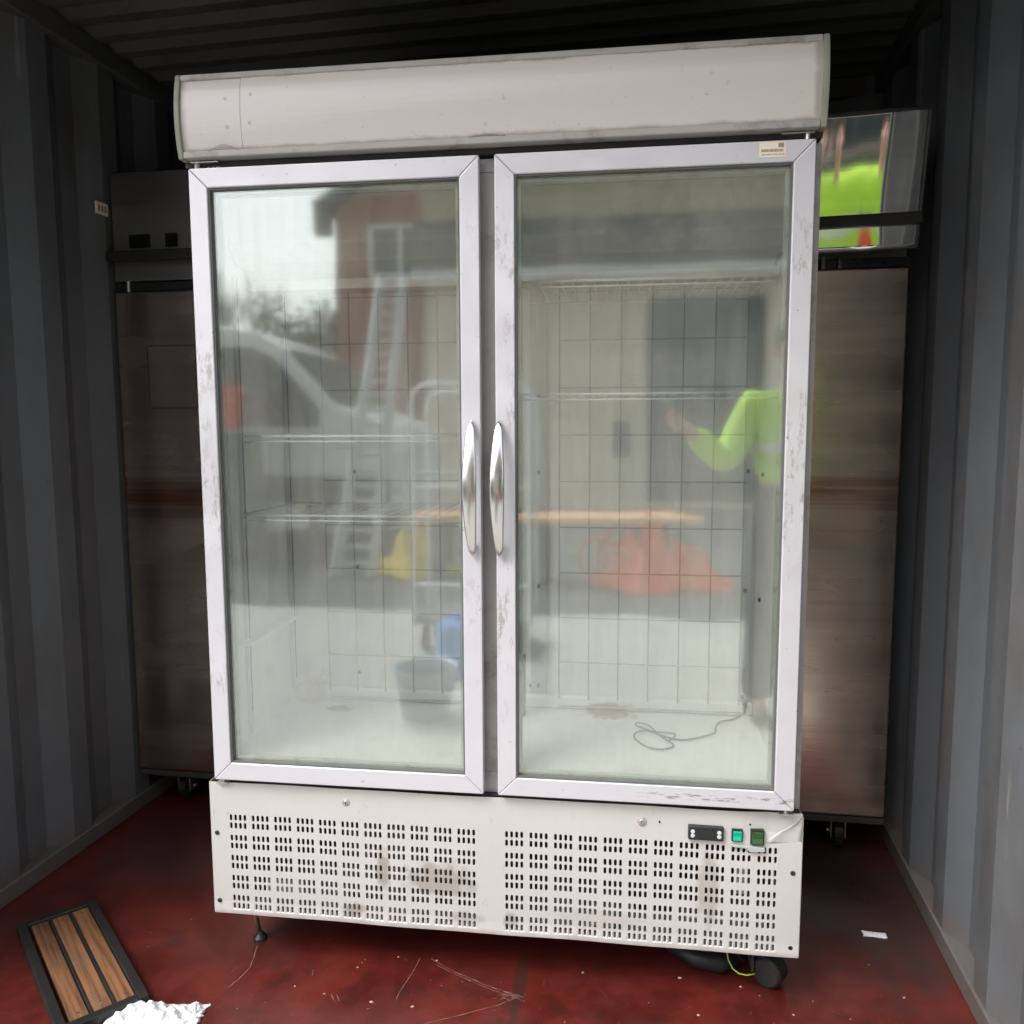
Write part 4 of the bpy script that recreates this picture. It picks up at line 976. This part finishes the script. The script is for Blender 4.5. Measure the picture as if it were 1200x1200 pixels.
bpts = [(0, 0, 0.98, .14, .10), (0, 0, 1.15, .13, .09), (0, .0, 1.35, .15, .10), (0, 0, 1.50, .07, .07), (0, 0.01, 1.57, .055, .055), (0, .02, 1.66, .075, .09), (0, .02, 1.77, .075, .085),
        (-.10, 0, .92, .085, .085), (-.12, .02, .50, .06, .065), (-.13, 0, .09, .04, .045), (-.13, .12, .035, .04, .03),
        (.10, 0, .92, .085, .085), (.12, .0, .50, .06, .065), (.14, -.03, .09, .04, .045), (.15, .10, .035, .04, .03),
        (-.19, 0, 1.46, .055, .055), (-.30, .06, 1.20, .042, .045), (-.50, .30, 1.36, .03, .03), (-.56, .36, 1.40, .035, .018),
        (.19, 0, 1.46, .055, .055), (.25, -.02, 1.18, .042, .045), (.22, .14, 0.97, .03, .03), (.21, .20, .93, .035, .02)]
bed = [(0, 1), (1, 2), (2, 3), (3, 4), (4, 5), (5, 6), (0, 7), (7, 8), (8, 9), (9, 10), (0, 11), (11, 12), (12, 13), (13, 14), (2, 15), (15, 16), (16, 17), (17, 18), (2, 19), (19, 20), (20, 21), (21, 22)]
def fingers(base, dirv, side, pts, ed, curl):
    n0 = len(pts)
    for k_ in range(4):
        off = Vector(side)*(-0.027+0.018*k_); L_ = [.034, .040, .037, .028][k_]
        a = Vector(base)+off; b_ = a+Vector(dirv)*L_; c_ = b_+(Vector(dirv)*.5+Vector(curl))*L_*.7
        i = len(pts); pts += [(*a, .009), (*b_, .008), (*c_, .007)]; ed += [(i, i+1), (i+1, i+2)]
        yield i
for base_i, (dirv, side, curl) in ((18, ((-.5, .6, .3), (0, -.2, 1), (-.2, .1, -.3))), (22, ((0, .7, -.5), (1, 0, 0), (0, -.5, -.5)))):
    for i in list(fingers(bpts[base_i][:3], dirv, side, bpts, bed, curl)): bed.append((base_i, i))
    i = len(bpts); b_ = Vector(bpts[base_i][:3]); bpts += [(*(b_+Vector((0.02, -.01, -.035))), .011), (*(b_+Vector((0.0, .03, -.05))), .009)]; bed += [(base_i, i), (i, i+1)]
body = skin('body', bpts, bed, 'skin', P)
jk = skin('jacket', [(0, 0, 1.08, .175, .135), (0, 0, 1.20, .175, .135), (0, 0, 1.35, .185, .135), (0, 0, 1.50, .10, .09),
                     (-.19, 0, 1.46, .085, .085), (-.30, .06, 1.20, .07, .07), (-.47, .27, 1.335, .055, .055), (.19, 0, 1.46, .085, .085), (.25, -.02, 1.18, .07, .07), (.225, .12, .99, .05, .05)],
          [(0, 1), (1, 2), (2, 3), (2, 4), (4, 5), (5, 6), (2, 7), (7, 8), (8, 9)], 'hivis', body)
tz = skin('trousers', [(0, 0, 1.20, .15, .11), (0, 0, .98, .155, .12), (-.10, 0, .90, .105, .105), (-.12, .02, .50, .082, .082), (-.13, 0, .07, .075, .08), (.10, 0, .90, .105, .105), (.12, .0, .50, .082, .082), (.14, -.03, .07, .075, .08)],
          [(0, 1), (1, 2), (2, 3), (3, 4), (1, 5), (5, 6), (6, 7)], 'trouser', body)
for s_ in (-1, 1):
    MB().lathe([(0.001, -.012), (.009, -.008), (.012, 0), (.009, .008)], tuple(PE+Vector((s_*.032, .103, 1.70))), 'y', 10).build('eye', 'white', body)
    MB().lathe([(0.008, -.02), (.018, -.008), (.02, .004), (.01, .015)], tuple(PE+Vector((s_*.082, .015, 1.69))), 'x', 10).build('ear', 'skin', body)
    skin('boot', [(s_*.135, -.03, .06, .06, .06), (s_*.137, .08, .045, .055, .045), (s_*.14, .17, .035, .045, .03)], [(0, 1), (1, 2)], 'black', body, 1)
MB().prism([(0.10, 1.66), (0.135, 1.655), (0.112, 1.705)], -0.013, 0.013, 'x').build('nose', 'skin', body).location = PE
MB().box(-.022, .022, .104, .110, 1.628, 1.636).build('mouth', 'red', body, .002).location = PE
skin('hair', [(0, -.035, 1.66, .085, .075), (0, -.03, 1.74, .098, .09), (0, .0, 1.80, .095, .10), (0, .05, 1.815, .075, .06)], [(0, 1), (1, 2), (2, 3)], 'hair', body)
for z in (1.25,): MB().lathe([(.193, 0), (.193, .045)], (0, 0, z), 'z', 24).build('reflective_band', 'tape', jk).location = PE
ph = MB().box(0.90, 0.972, -1.745, -1.736, 1.12, 1.27).build('phone', 'phone'); tag(ph, 'grey phone held up by the person in the neon jacket', 'phone')
